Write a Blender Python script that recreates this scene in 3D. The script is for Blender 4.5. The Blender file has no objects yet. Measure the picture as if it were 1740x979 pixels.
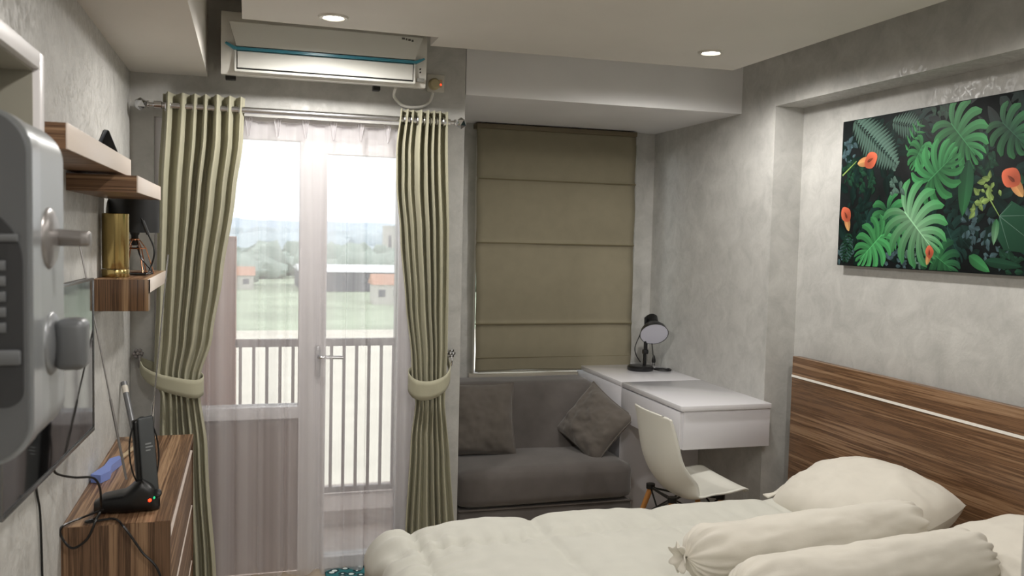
import bpy, bmesh, math, random
from mathutils import Vector, Matrix, noise
random.seed(7)
C = bpy.context.scene.collection
PI = math.pi

# ------------------------------------------------------------------ materials
def lin(h):
    h = h.lstrip('#'); o = []
    for i in (0, 2, 4):
        v = int(h[i:i+2], 16) / 255
        o.append(v / 12.92 if v <= .04045 else ((v + .055) / 1.055) ** 2.4)
    return (*o, 1)

def newmat(name):
    m = bpy.data.materials.new(name); m.use_nodes = True
    nt = m.node_tree; nt.nodes.clear()
    out = nt.nodes.new('ShaderNodeOutputMaterial')
    return m, nt, out

def principled(nt, rough=.5, metal=0, spec=.5, coat=0, sheen=0):
    p = nt.nodes.new('ShaderNodeBsdfPrincipled')
    p.inputs['Roughness'].default_value = rough
    p.inputs['Metallic'].default_value = metal
    p.inputs['Specular IOR Level'].default_value = spec
    p.inputs['Coat Weight'].default_value = coat
    p.inputs['Sheen Weight'].default_value = sheen
    return p

def mat(name, col, rough=.5, metal=0, spec=.5, coat=0, sheen=0, nscale=None, namt=.15, bump=0, bscale=None, nstretch=(1, 1, 1), emit=None, estr=0):
    m, nt, out = newmat(name)
    p = principled(nt, rough, metal, spec, coat, sheen)
    nt.links.new(p.outputs[0], out.inputs[0])
    c = lin(col) if isinstance(col, str) else (*col, 1)
    p.inputs['Base Color'].default_value = c
    if nscale or bump:
        tc = nt.nodes.new('ShaderNodeTexCoord'); mp = nt.nodes.new('ShaderNodeMapping')
        mp.inputs['Scale'].default_value = nstretch
        nt.links.new(tc.outputs['Object'], mp.inputs[0])
    if nscale:
        n = nt.nodes.new('ShaderNodeTexNoise'); n.inputs['Scale'].default_value = nscale; n.inputs['Detail'].default_value = 5
        nt.links.new(mp.outputs[0], n.inputs['Vector'])
        r = nt.nodes.new('ShaderNodeValToRGB')
        r.color_ramp.elements[0].position = .3; r.color_ramp.elements[1].position = .7
        r.color_ramp.elements[0].color = tuple(x * (1 - namt) for x in c[:3]) + (1,)
        r.color_ramp.elements[1].color = tuple(min(1, x * (1 + namt)) for x in c[:3]) + (1,)
        nt.links.new(n.outputs['Fac'], r.inputs[0]); nt.links.new(r.outputs[0], p.inputs['Base Color'])
    if bump:
        n2 = nt.nodes.new('ShaderNodeTexNoise'); n2.inputs['Scale'].default_value = bscale or 80; n2.inputs['Detail'].default_value = 4
        nt.links.new(mp.outputs[0], n2.inputs['Vector'])
        b = nt.nodes.new('ShaderNodeBump'); b.inputs['Strength'].default_value = bump; b.inputs['Distance'].default_value = .004
        nt.links.new(n2.outputs['Fac'], b.inputs['Height']); nt.links.new(b.outputs[0], p.inputs['Normal'])
    if emit:
        p.inputs['Emission Color'].default_value = lin(emit); p.inputs['Emission Strength'].default_value = estr
    return m

def wallpaper(name, col):
    """grey embossed wallpaper: soft mottling with small shiny flecks"""
    m, nt, out = newmat(name); p = principled(nt, .6, 0, .5)
    N = nt.nodes.new; L = nt.links.new
    L(p.outputs[0], out.inputs[0])
    tc = N('ShaderNodeTexCoord')
    n = N('ShaderNodeTexNoise'); n.inputs['Scale'].default_value = 9; n.inputs['Detail'].default_value = 8; n.inputs['Roughness'].default_value = .65
    n.inputs['Distortion'].default_value = .6
    L(tc.outputs['Object'], n.inputs['Vector'])
    r = N('ShaderNodeValToRGB'); c = lin(col)
    r.color_ramp.elements[0].position = .32; r.color_ramp.elements[1].position = .68
    r.color_ramp.elements[0].color = tuple(x * .84 for x in c[:3]) + (1,)
    r.color_ramp.elements[1].color = tuple(x * 1.12 for x in c[:3]) + (1,)
    L(n.outputs['Fac'], r.inputs[0]); L(r.outputs[0], p.inputs['Base Color'])
    v = N('ShaderNodeTexNoise'); v.inputs['Scale'].default_value = 34; v.inputs['Detail'].default_value = 3; v.inputs['Distortion'].default_value = 1.5
    L(tc.outputs['Object'], v.inputs['Vector'])
    r2 = N('ShaderNodeMapRange'); r2.inputs[1].default_value = .38; r2.inputs[2].default_value = .62
    r2.inputs[3].default_value = .34; r2.inputs[4].default_value = .7
    L(v.outputs['Fac'], r2.inputs[0]); L(r2.outputs[0], p.inputs['Roughness'])
    b = N('ShaderNodeBump'); b.inputs['Strength'].default_value = .22; b.inputs['Distance'].default_value = .003
    L(v.outputs['Fac'], b.inputs['Height']); L(b.outputs[0], p.inputs['Normal'])
    return m

def wood(name, axis, dark='#4d3524', mid='#7f6148', light='#a98a6b', rough=.38, freq=30, skew=0.0):
    """striped laminate; the grain runs along AXIS (0, 1, 2)"""
    m, nt, out = newmat(name); p = principled(nt, rough, 0, .4)
    N = nt.nodes.new; L = nt.links.new
    L(p.outputs[0], out.inputs[0])
    tc = N('ShaderNodeTexCoord'); mp = N('ShaderNodeMapping')
    s = [1.0, 1.0, 1.0]; s[axis] = .014
    mp.inputs['Scale'].default_value = s
    if skew: mp.inputs['Rotation'].default_value = (0, skew, 0)
    L(tc.outputs['Object'], mp.inputs[0])
    n = N('ShaderNodeTexNoise'); n.inputs['Scale'].default_value = freq; n.inputs['Detail'].default_value = 6; n.inputs['Roughness'].default_value = .72
    n.inputs['Distortion'].default_value = .1
    L(mp.outputs[0], n.inputs['Vector'])
    r = N('ShaderNodeValToRGB'); e = r.color_ramp.elements
    e[0].position = .30; e[0].color = lin(dark); e[1].position = .72; e[1].color = lin(light)
    for pos, c in ((.43, mid), (.485, dark), (.52, mid), (.60, light), (.64, mid)):
        x = e.new(pos); x.color = lin(c)
    L(n.outputs['Fac'], r.inputs[0]); L(r.outputs[0], p.inputs['Base Color'])
    b = N('ShaderNodeBump'); b.inputs['Strength'].default_value = .08; b.inputs['Distance'].default_value = .002
    L(n.outputs['Fac'], b.inputs['Height']); L(b.outputs[0], p.inputs['Normal'])
    return m

def fabric(name, col, rough=.9, trans=0, weave=420, namt=.08, sheen=.2, bump=.25, tcol=None):
    m, nt, out = newmat(name); N = nt.nodes.new; L = nt.links.new
    p = principled(nt, rough, 0, .2, 0, sheen); c = lin(col)
    tc = N('ShaderNodeTexCoord')
    n = N('ShaderNodeTexNoise'); n.inputs['Scale'].default_value = 14; n.inputs['Detail'].default_value = 6
    L(tc.outputs['Object'], n.inputs['Vector'])
    r = N('ShaderNodeValToRGB'); r.color_ramp.elements[0].position = .3; r.color_ramp.elements[1].position = .7
    r.color_ramp.elements[0].color = tuple(x * (1 - namt) for x in c[:3]) + (1,)
    r.color_ramp.elements[1].color = tuple(min(1, x * (1 + namt)) for x in c[:3]) + (1,)
    L(n.outputs['Fac'], r.inputs[0]); L(r.outputs[0], p.inputs['Base Color'])
    w = N('ShaderNodeTexNoise'); w.inputs['Scale'].default_value = weave; w.inputs['Detail'].default_value = 2
    L(tc.outputs['Object'], w.inputs['Vector'])
    b = N('ShaderNodeBump'); b.inputs['Strength'].default_value = bump; b.inputs['Distance'].default_value = .001
    L(w.outputs['Fac'], b.inputs['Height']); L(b.outputs[0], p.inputs['Normal'])
    if trans:
        t = N('ShaderNodeBsdfTranslucent'); t.inputs[0].default_value = lin(tcol or col)
        mx = N('ShaderNodeMixShader'); mx.inputs[0].default_value = trans
        L(p.outputs[0], mx.inputs[1]); L(t.outputs[0], mx.inputs[2]); L(mx.outputs[0], out.inputs[0])
    else:
        L(p.outputs[0], out.inputs[0])
    return m

def sheer(name, cover):
    m, nt, out = newmat(name); N = nt.nodes.new; L = nt.links.new
    tr = N('ShaderNodeBsdfTransparent'); d = N('ShaderNodeBsdfDiffuse'); t = N('ShaderNodeBsdfTranslucent')
    d.inputs[0].default_value = (.86, .84, .86, 1); t.inputs[0].default_value = (.86, .84, .86, 1)
    a = N('ShaderNodeMixShader'); a.inputs[0].default_value = .5
    L(d.outputs[0], a.inputs[1]); L(t.outputs[0], a.inputs[2])
    tc = N('ShaderNodeTexCoord'); mp = N('ShaderNodeMapping'); mp.inputs['Scale'].default_value = (1, 1, .01)
    L(tc.outputs['Object'], mp.inputs[0])
    n = N('ShaderNodeTexNoise'); n.inputs['Scale'].default_value = 22; n.inputs['Detail'].default_value = 2
    L(mp.outputs[0], n.inputs['Vector'])
    r = N('ShaderNodeMapRange'); r.inputs[1].default_value = .3; r.inputs[2].default_value = .7
    r.inputs[3].default_value = cover - .07; r.inputs[4].default_value = cover + .07
    L(n.outputs['Fac'], r.inputs[0])
    b = N('ShaderNodeMixShader'); L(r.outputs[0], b.inputs[0]); L(tr.outputs[0], b.inputs[1]); L(a.outputs[0], b.inputs[2])
    L(b.outputs[0], out.inputs[0])
    return m

def glassmat(name):
    m, nt, out = newmat(name); N = nt.nodes.new; L = nt.links.new
    tr = N('ShaderNodeBsdfTransparent'); tr.inputs[0].default_value = (.95, .97, .97, 1)
    g = N('ShaderNodeBsdfGlossy'); g.inputs['Roughness'].default_value = .02
    f = N('ShaderNodeFresnel'); f.inputs[0].default_value = 1.3
    mx = N('ShaderNodeMixShader'); L(f.outputs[0], mx.inputs[0]); L(tr.outputs[0], mx.inputs[1]); L(g.outputs[0], mx.inputs[2])
    L(mx.outputs[0], out.inputs[0])
    return m

def crystal(name):
    m, nt, out = newmat(name)
    p = principled(nt, .04, 1.0, .8); p.inputs['Base Color'].default_value = (.72, .73, .75, 1)
    nt.links.new(p.outputs[0], out.inputs[0]); return m

def vcol(name, rough=.45):
    m, nt, out = newmat(name); p = principled(nt, rough, 0, .15)
    a = nt.nodes.new('ShaderNodeVertexColor'); a.layer_name = 'col'
    hs = nt.nodes.new('ShaderNodeHueSaturation'); hs.inputs['Value'].default_value = .72; hs.inputs['Saturation'].default_value = .93
    nt.links.new(a.outputs[0], hs.inputs['Color']); nt.links.new(hs.outputs[0], p.inputs['Base Color']); nt.links.new(p.outputs[0], out.inputs[0]); return m

WALL = wallpaper('grey_wallpaper', '#b5b4b0')
CEIL = mat('ceiling_paint', '#d6d2cb', .7, nscale=3, namt=.03)
SOFF = mat('soffit_paint', '#dddcdc', .6, nscale=3, namt=.03)
FLOORM = mat('floor_tile', '#b9ab98', .3, nscale=2.5, namt=.1)
UPVC = mat('white_frame', '#dcd9da', .4, nscale=6, namt=.02)
GLASS = glassmat('pane_glass')
SHEER = sheer('sheer_voile', .45)
CURT = fabric('curtain_cloth', '#aca993', .8, .10, namt=.05, sheen=.1)
BLIND = fabric('blind_cloth', '#8b8470', .85, .04, namt=.04, sheen=0, tcol='#8b8470')
SOFA = fabric('sofa_cloth', '#5a5552', .95, namt=.1, sheen=.3)
CUSH = fabric('cushion_cloth', '#5f5953', .95, namt=.1, sheen=.3)
LINEN = fabric('white_linen', '#d6d1c6', .85, namt=.03, sheen=.1)
DUVET = fabric('duvet_cotton', '#cac9c0', .85, namt=.03, sheen=.1)
WHITE = mat('white_gloss', '#dfdee2', .12, spec=.5, coat=.3)
WHITESIDE = mat('white_satin', '#dcdbe0', .3, spec=.4)
PLAST = mat('chair_plastic', '#dddcd3', .35)
ACW = mat('ac_plastic', '#d5d3cc', .3)
ACP = mat('ac_panel_plastic', '#dcdcd6', .18, coat=.3)
TEAL = mat('teal_plastic', '#3f8ba0', .25)
DARK = mat('dark_gap', '#15130f', .7)
BLACK = mat('black_plastic', '#0d0d0e', .35)
BLACKM = mat('matte_black', '#0a0a0b', .55)
STEEL = mat('brushed_steel', '#c9c9cb', .25, 1)
CHROME = mat('chrome', '#e2e2e4', .08, 1)
NICKEL = mat('satin_nickel', '#8b8785', .32, .7)
CRYS = crystal('crystal')
GOLD = mat('polished_gold', '#b5a06a', .2, 1)
COPPER = mat('copper_wire', '#c08a6a', .25, 1)
GREYP = mat('grey_plastic', '#5f6163', .38, .25)
GREYL = mat('light_grey_plastic', '#8c8f90', .35, .2)
GREYD = mat('dark_grey_plastic', '#2c2d2f', .5)
SCREEN = mat('black_screen', '#050506', .05, spec=.8)
WOOD_Y = wood('striped_wood_y', 1)
WOOD_Z = wood('striped_wood_z', 2, dark='#3f2c1e', mid='#6c523d', light='#93765b')
WOOD_X = wood('striped_wood_x', 0)
WOOD_H = wood('headboard_wood', 1, dark='#4f3826', mid='#7a5b41', light='#977a5e', freq=34, rough=.3)
WOOD_S = wood('shelf_block_wood', 2, dark='#3d291a', mid='#6e5138', light='#a08262', skew=.12)
EDGE = mat('pale_edge', '#d8cbc0', .35)  # on the shelf fronts this pale tone carries glare
INLAY = mat('white_inlay', '#efece4', .3)
BLUE = mat('blue_plastic', '#7488c8', .4)
DOWEL = mat('beech_wood', '#b27a3f', .45, nscale=20, namt=.15)
LIT = mat('lamp_lens', '#ffffff', .3, emit='#fff6e6', estr=22)
LEDR = mat('red_led', '#ff2010', .3, emit='#ff2a10', estr=8)
LEDG = mat('green_led', '#30c080', .3, emit='#30c080', estr=1)
LAMPIN = mat('lamp_white_inside', '#c9c9d4', .35)
LEAF = vcol('printed_leaves'); CANV = mat('canvas_print_dark', '#0e1314', .6, spec=.15, nscale=11, namt=.6)
CONC = mat('pale_concrete', '#d9d2c4', .85, nscale=.15, namt=.08)
PINK = mat('pink_render', '#b98f7c', .85, nscale=3, namt=.05)
BTILE = mat('balcony_tile', '#d6c5bb', .5, nscale=3, namt=.06)
RAILM = mat('railing_grey', '#aba3a1', .5)
LAWN = mat('hazy_lawn', '#a9b49c', .9, nscale=.05, namt=.2)  # aerial haze is mixed into the lawn, tree and hill colours
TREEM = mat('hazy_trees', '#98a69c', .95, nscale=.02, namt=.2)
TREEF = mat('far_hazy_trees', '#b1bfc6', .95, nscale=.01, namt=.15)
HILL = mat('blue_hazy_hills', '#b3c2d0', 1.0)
ROOFD = mat('dark_roof', '#5d6068', .7); ROOFW = mat('pale_roof', '#d8dadc', .6); ROOFO = mat('orange_roof', '#bd8f78', .8)
BWALL = mat('pale_building_wall', '#c4c0ba', .8)
RUGM = None

# ------------------------------------------------------------------ mesh helpers
class MB:
    def __init__(s): s.v = []; s.f = []; s.m = []; s.sm = []; s.cols = []
    def add(s, v, f, mi=0, smooth=False, col=None):
        o = len(s.v); s.v += [tuple(p) for p in v]
        for q in f:
            s.f.append([i + o for i in q]); s.m.append(mi); s.sm.append(smooth); s.cols.append(col)
        return s
    def box(s, x0, x1, y0, y1, z0, z1, b=0, seg=2, mi=0, M=None):
        bm = bmesh.new(); bmesh.ops.create_cube(bm, size=1)
        for v in bm.verts: v.co = Vector(((x0+x1)/2 + v.co.x*(x1-x0), (y0+y1)/2 + v.co.y*(y1-y0), (z0+z1)/2 + v.co.z*(z1-z0)))
        if b: bmesh.ops.bevel(bm, geom=bm.edges[:], offset=b, segments=seg, profile=.5, affect='EDGES')
        return s.bm(bm, mi, bool(b), M)
    def bm(s, bm, mi=0, smooth=False, M=None):
        bm.verts.index_update()
        s.add([(M @ v.co if M else v.co) for v in bm.verts], [[v.index for v in f.verts] for f in bm.faces], mi, smooth); bm.free(); return s
    def grid(s, fn, nu, nv, mi=0, smooth=True, wrap=False):
        n = nu if wrap else nu + 1
        v = [fn(i / nu, j / nv) for j in range(nv + 1) for i in range(n)]
        f = [[j*n+i, j*n+(i+1) % n, (j+1)*n+(i+1) % n, (j+1)*n+i] for j in range(nv) for i in range(nu)]
        return s.add(v, f, mi, smooth)
    def tube(s, pts, r, seg=8, mi=0, closed=False):
        P = [Vector(p) for p in pts]; n = len(P); rings = []
        rr = r if isinstance(r, (list, tuple)) else [r] * n
        up = None; v = []
        for i in range(n):
            if closed: t = P[(i+1) % n] - P[i-1]
            else: t = P[min(i+1, n-1)] - P[max(i-1, 0)]
            t.normalize()
            if up is None:
                up = t.orthogonal().normalized()
            up = (up - t * up.dot(t)); up = up.normalized() if up.length > 1e-6 else t.orthogonal().normalized()
            w = t.cross(up)
            for k in range(seg):
                a = 2*PI*k/seg; v.append(P[i] + (up*math.cos(a) + w*math.sin(a)) * rr[i])
        f = [[i*seg+k, i*seg+(k+1) % seg, ((i+1) % n)*seg+(k+1) % seg, ((i+1) % n)*seg+k] for i in range(n if closed else n-1) for k in range(seg)]
        if not closed: f += [list(range(seg))[::-1], [(n-1)*seg+k for k in range(seg)]]
        return s.add(v, f, mi, True)
    def lathe(s, prof, seg=24, M=None, mi=0, smooth=True):
        v = []; n = len(prof)
        for r, z in prof:
            for k in range(seg):
                a = 2*PI*k/seg; p = Vector((r*math.cos(a), r*math.sin(a), z)); v.append(M @ p if M else p)
        f = [[i*seg+k, i*seg+(k+1) % seg, (i+1)*seg+(k+1) % seg, (i+1)*seg+k] for i in range(n-1) for k in range(seg)]
        if prof[0][0] > 1e-5: f.append(list(range(seg))[::-1])
        if prof[-1][0] > 1e-5: f.append([(n-1)*seg+k for k in range(seg)])
        return s.add(v, f, mi, smooth)
    def prism(s, poly, fn0, fn1, mi=0, smooth=False):
        n = len(poly); v = [fn0(p) for p in poly] + [fn1(p) for p in poly]
        f = [[i, (i+1) % n, n+(i+1) % n, n+i] for i in range(n)]
        s.add(v, f, mi, smooth); o = len(s.v) - 2*n
        for q in (list(range(n))[::-1], list(range(n, 2*n))):
            s.f.append([i+o for i in q]); s.m.append(mi); s.sm.append(False); s.cols.append(None)
        return s
    def build(s, name, mats, parent=None, loc=None, sharp=True, recalc=True):
        if not isinstance(mats, (list, tuple)): mats = [mats]
        off = Vector(loc) if loc is not None else (Vector(parent['_w']) if parent is not None else Vector((0, 0, 0)))
        me = bpy.data.meshes.new(name)
        me.from_pydata([Vector(p) - off for p in s.v], [], s.f)
        for m in mats: me.materials.append(m)
        me.polygons.foreach_set('material_index', s.m); me.polygons.foreach_set('use_smooth', s.sm)
        if any(c is not None for c in s.cols):
            at = me.color_attributes.new('col', 'FLOAT_COLOR', 'CORNER')
            for p in me.polygons:
                c = s.cols[p.index]
                for k, li in enumerate(p.loop_indices):
                    cc = c[k] if c and isinstance(c[0], (tuple, list)) else (c or (0, 0, 0))
                    at.data[li].color = (*cc[:3], 1)
        if recalc:
            bm = bmesh.new(); bm.from_mesh(me); bmesh.ops.recalc_face_normals(bm, faces=bm.faces); bm.to_mesh(me); bm.free()
        if sharp:
            try: me.set_sharp_from_angle(angle=math.radians(40))
            except Exception: pass
        o = bpy.data.objects.new(name, me); C.objects.link(o)
        if parent is not None: o.parent = parent; 
        o['_w'] = tuple(off)
        if parent is None: o.location = off
        return o

def thing(name, label, cat, loc=(0, 0, 0), group=None):
    o = bpy.data.objects.new(name, None); C.objects.link(o); o.empty_display_size = .05
    o.location = loc; o['_w'] = tuple(loc); o['label'] = label; o['category'] = cat
    if group: o['group'] = group
    return o
def tag(o, label, cat, group=None, kind=None):
    o['label'] = label; o['category'] = cat
    if group: o['group'] = group
    if kind: o['kind'] = kind
    return o
def struct(o): o['kind'] = 'structure'; return o
def B(*a, **k): return MB().box(*a, **k)
def lerp_tab(tab, x):
    t = sorted(tab)
    if x <= t[0][0]: return t[0][1]
    for (a, va), (b, vb) in zip(t, t[1:]):
        if x <= b:
            k = (x - a) / (b - a); k = k*k*(3-2*k)*.5 + k*.5
            return va + (vb - va) * k
    return t[-1][1]
def spline(pts, n=8):
    P = [Vector(p) for p in pts]; out = []
    for i in range(len(P)-1):
        p0 = P[max(i-1, 0)]; p1 = P[i]; p2 = P[i+1]; p3 = P[min(i+2, len(P)-1)]
        for k in range(n):
            t = k/n
            out.append(.5*((2*p1) + (p2-p0)*t + (2*p0-5*p1+4*p2-p3)*t*t + (3*p1-p0-3*p2+p3)*t*t*t))
    out.append(P[-1]); return out
def fb(p, s=1.0, o=4):
    return noise.fractal(Vector(p)*s, 1.0, 2.0, o)

# ------------------------------------------------------------------ the room
XL, XR, YD, YB, ZC = -.46, 2.33, 3.9, 4.86, 2.45
ZS = 2.125      # underside of the beams and soffit
struct(B(XL-.3, 2.75, -1.3, YD+.02, -.1, 0).box(.93, 2.75, YD, YB+.15, -.1, 0).build('floor', FLOORM))
struct(B(XL-.15, 2.75, -1.3, YB+.15, ZC, ZC+.1).build('ceiling', CEIL))
# ceiling panel with a notch around the air conditioner
poly = [(-.025, -1.15), (2.1, -1.15), (2.1, 3.6), (.713, 3.625), (.713, 3.46), (-.025, 3.44)]
struct(MB().prism(poly, lambda p: (p[0], p[1], 2.27), lambda p: (p[0], p[1], ZC-.002)).build('ceiling_panel', CEIL))
struct(B(XL-.15, XL, -1.3, YD, 0, ZC).build('wall_left', WALL))
struct(B(XL-.15, 2.75, -1.45, -1.3, 0, ZC).build('wall_rear', WALL))
# right wall: piers and beam in front, back of the niche behind them
w = MB()
struct(B(XR, 2.75, 3.6, YB+.15, 0, ZC).build('wall_right', WALL)); struct(B(XR, 2.75, -1.3, 3.6, ZS, ZC).build('wall_right_beam', WALL))
struct(B(XR, 2.75, -1.3, .95, 0, ZS).build('wall_right_near', WALL)); struct(B(2.482, 2.75, .95, 3.6, 0, ZS).build('wall_right_niche', WALL))
struct(B(1.2, XR+.15, .9, 1.1, 0, 2.27).build('wall_right_partition', WALL))
# door wall with the opening for window and door
OX0, OX1, OZ = -.37, .755, 1.95
w = MB()
w.box(XL-.15, OX0, YD, YD+.14, 0, ZC); w.box(OX1, .93, YD, YD+.14, 0, ZC); w.box(OX0, OX1, YD, YD+.14, OZ, ZC)
struct(w.build('wall_far', WALL))
struct(B(.80, .93, YD+.14, YB+.15, 0, ZC).build('wall_bay_left', WALL))
# bay back wall with a window opening
BX0, BX1, BZ0, BZ1 = 1.229, 2.215, .705, 2.05
w = MB()
w.box(.93, BX0, YB, YB+.15, 0, ZS); w.box(BX1, XR, YB, YB+.15, 0, ZS); w.box(BX0, BX1, YB, YB+.15, 0, BZ0); w.box(BX0, BX1, YB, YB+.15, BZ1, ZS)
struct(w.build('wall_bay_back', WALL))
struct(B(.932, XR, YD-.004, YB+.15, ZS, ZC).build('trim_1', SOFF))
struct(B(XL, -.163, -1.3, YD, ZS, ZC).build('trim_2', CEIL))

# window 1 (fixed light left of the door) and door 1
f = MB()
f.box(OX0, -.30, YD+.02, YD+.10, 0, OZ); f.box(.215, .262, YD+.02, YD+.10, 0, OZ); f.box(-.30, .215, YD+.02, YD+.10, 1.885, OZ)
f.box(-.30, .215, YD+.005, YD+.10, .685, .735)
win = struct(f.build('window_1', UPVC))
B(-.30, .215, YD+.055, YD+.062, .735, 1.885).build('pane', GLASS, win)
B(-.30, .215, YD+.03, YD+.09, 0, .685).build('panel', mat('parapet_panel', '#9a8d88', .6), win)
f = MB()
f.box(.262, .33, YD+.02, YD+.09, .0, 1.94); f.box(.645, .71, YD+.02, YD+.09, .0, 1.94); f.box(.33, .645, YD+.02, YD+.09, 1.835, 1.94)
f.box(.33, .645, YD+.02, YD+.09, 0, .05); f.box(.71, OX1, YD+.0, YD+.10, 0, OZ); f.box(.262, .71, YD+.02, YD+.1, 1.94, OZ)
door = struct(f.build('door_1', UPVC))
B(.33, .645, YD+.052, YD+.058, .05, 1.835).build('pane', GLASS, door)
h = MB(); h.box(.283, .306, YD+.012, YD+.02, .86, 1.0, .006)
h.tube(spline([(.295, YD+.012, .955), (.295, YD-.025, .955), (.315, YD-.032, .955), (.40, YD-.032, .952)], 5), .008, 8)
h.tube(spline([(.295, YD+.09, .93), (.295, YD+.13, .93), (.315, YD+.135, .93), (.415, YD+.135, .93)], 5), .008, 8)
h.build('door_handle', STEEL, door)

# window 2 behind the blind
f = MB()
f.box(BX0, BX0+.02, YB+.03, YB+.1, BZ0, BZ1); f.box(BX1-.02, BX1, YB+.03, YB+.1, BZ0, BZ1); f.box(BX0+.04, BX1-.04, YB+.03, YB+.1, BZ1-.04, BZ1)
f.box(BX0+.04, BX1-.04, YB+.03, YB+.1, BZ0, BZ0+.012); f.box(1.7, 1.74, YB+.03, YB+.1, BZ0+.04, BZ1-.04)
win2 = struct(f.build('window_2', UPVC))
for xa, xb in ((BX0+.02, 1.7), (1.74, BX1-.02)): B(xa, xb, YB+.06, YB+.066, BZ0+.012, BZ1-.04).build('pane', GLASS, win2)
B(BX0-.02, BX1-.0, YB-.02, YB+.03, BZ0-.02, BZ0+.004, .003).build('window_sill', mat('sill_white', '#e6ded0', .5), win2)

# ------------------------------------------------------------------ balcony and the view
struct(B(-.55, .80, YD+.14, 5.1, -.1, 0).build('balcony_floor', BTILE))
struct(B(-.55, .80, 4.5, 4.98, 0, .075).build('trim_3', mat('curb_plaster', '#d8c9c2', .8)))
w = MB(); w.box(-.7, -.06, 4.72, 5.15, 0, 1.46).box(-.7, -.33, YD+.14, 4.72, 0, 2.6)
struct(w.build('wall_balcony_left', PINK))
rl = thing('balcony_railing', 'grey metal balcony railing with thin upright bars beyond the glass door', 'railing', (.37, 4.8, .075))
B(-.06, .80, 4.78, 4.82, .885, .925, .003).build('top_rail', RAILM, rl)
B(-.06, .80, 4.785, 4.815, .085, .115, .003).build('bottom_rail', RAILM, rl)
for k in range(13):
    x = -.035 + k*.067
    B(x-.008, x+.008, 4.791, 4.809, .115, .885).build('baluster', RAILM, rl)
for x in (-.05, .37, .79): B(x-.012, x+.012, 4.788, 4.812, .075, .086).build('foot', RAILM, rl)

Z0 = -20.0
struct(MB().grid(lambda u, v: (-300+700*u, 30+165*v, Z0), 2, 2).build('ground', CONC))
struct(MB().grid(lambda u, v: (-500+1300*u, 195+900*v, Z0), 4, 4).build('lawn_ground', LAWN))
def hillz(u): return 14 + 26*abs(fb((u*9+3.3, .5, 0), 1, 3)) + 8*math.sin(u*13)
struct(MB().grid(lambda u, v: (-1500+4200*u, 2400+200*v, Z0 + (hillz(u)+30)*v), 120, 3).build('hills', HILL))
def blob(mb, x, y, r, h, mi=0):
    bm = bmesh.new(); bmesh.ops.create_icosphere(bm, subdivisions=2, radius=1)
    q = random.random()*50
    for v in bm.verts:
        k = 1 + .35*fb(v.co*1.3 + Vector((q, 0, 0)), 1, 3)
        v.co = Vector((x + v.co.x*r*k, y + v.co.y*r*k, Z0 + h*.45 + v.co.z*h*.55*k))
    mb.bm(bm, mi, True)
m1 = MB()
for i in range(260):
    y = random.uniform(275, 620); x = y*random.uniform(-.12, .30)
    if y < 400 and .0 < x/y < .17: continue
    if y < 355 and (-22 < x < 12 or 40 < x < 85): continue
    blob(m1, x, y, random.uniform(5, 10), random.uniform(7, 15))
for i in range(0):
    y = random.uniform(215, 300); x = y*random.uniform(-.10, .24)
    blob(m1, x, y, random.uniform(2, 4), random.uniform(3, 5))
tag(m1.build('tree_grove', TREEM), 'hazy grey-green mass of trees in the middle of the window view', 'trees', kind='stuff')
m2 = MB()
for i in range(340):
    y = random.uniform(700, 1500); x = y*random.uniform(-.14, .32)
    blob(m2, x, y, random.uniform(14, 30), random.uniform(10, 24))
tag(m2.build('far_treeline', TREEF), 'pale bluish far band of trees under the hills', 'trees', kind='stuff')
def bld(name, label, x0, x1, y0, y1, h, wm, rm, gable=0):
    t = thing(name, label, 'building', ((x0+x1)/2, (y0+y1)/2, Z0))
    B(x0, x1, y0, y1, Z0, Z0+h).build('wall', wm, t)
    if gable:
        p = [(y0-.6, Z0+h), ((y0+y1)/2, Z0+h+gable), (y1+.6, Z0+h)]
        MB().prism(p, lambda q: (x0-.6, q[0], q[1]), lambda q: (x1+.6, q[0], q[1])).build('roof', rm, t)
    else: B(x0-.5, x1+.5, y0-.5, y1+.5, Z0+h, Z0+h+.8).build('roof', rm, t)
    n = max(2, int((x1-x0)/5))
    for k in range(n):
        xx = x0 + (k+.5)*(x1-x0)/n; B(xx-1, xx+1, y0-.12, y0-.01, Z0+h*.4, Z0+h*.75).build('window', ROOFD, t)
    return t
bld('warehouse', 'long low dark-fronted warehouse with pale flat roof among the trees', 18, 62, 320, 365, 7, ROOFD, ROOFW, 2)
bld('house', 'small pale house with orange roof before the warehouse by the right curtain', 36, 45, 262, 272, 6, BWALL, ROOFO, 3)
bld('apartment_block', 'pale block above the trees by the right curtain', 96, 112, 640, 660, 26, BWALL, ROOFW)
bld('house', 'low pale house with orange roof left of the mullion beyond the lawn', -14, 2, 330, 342, 5, BWALL, ROOFO, 3)

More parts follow.
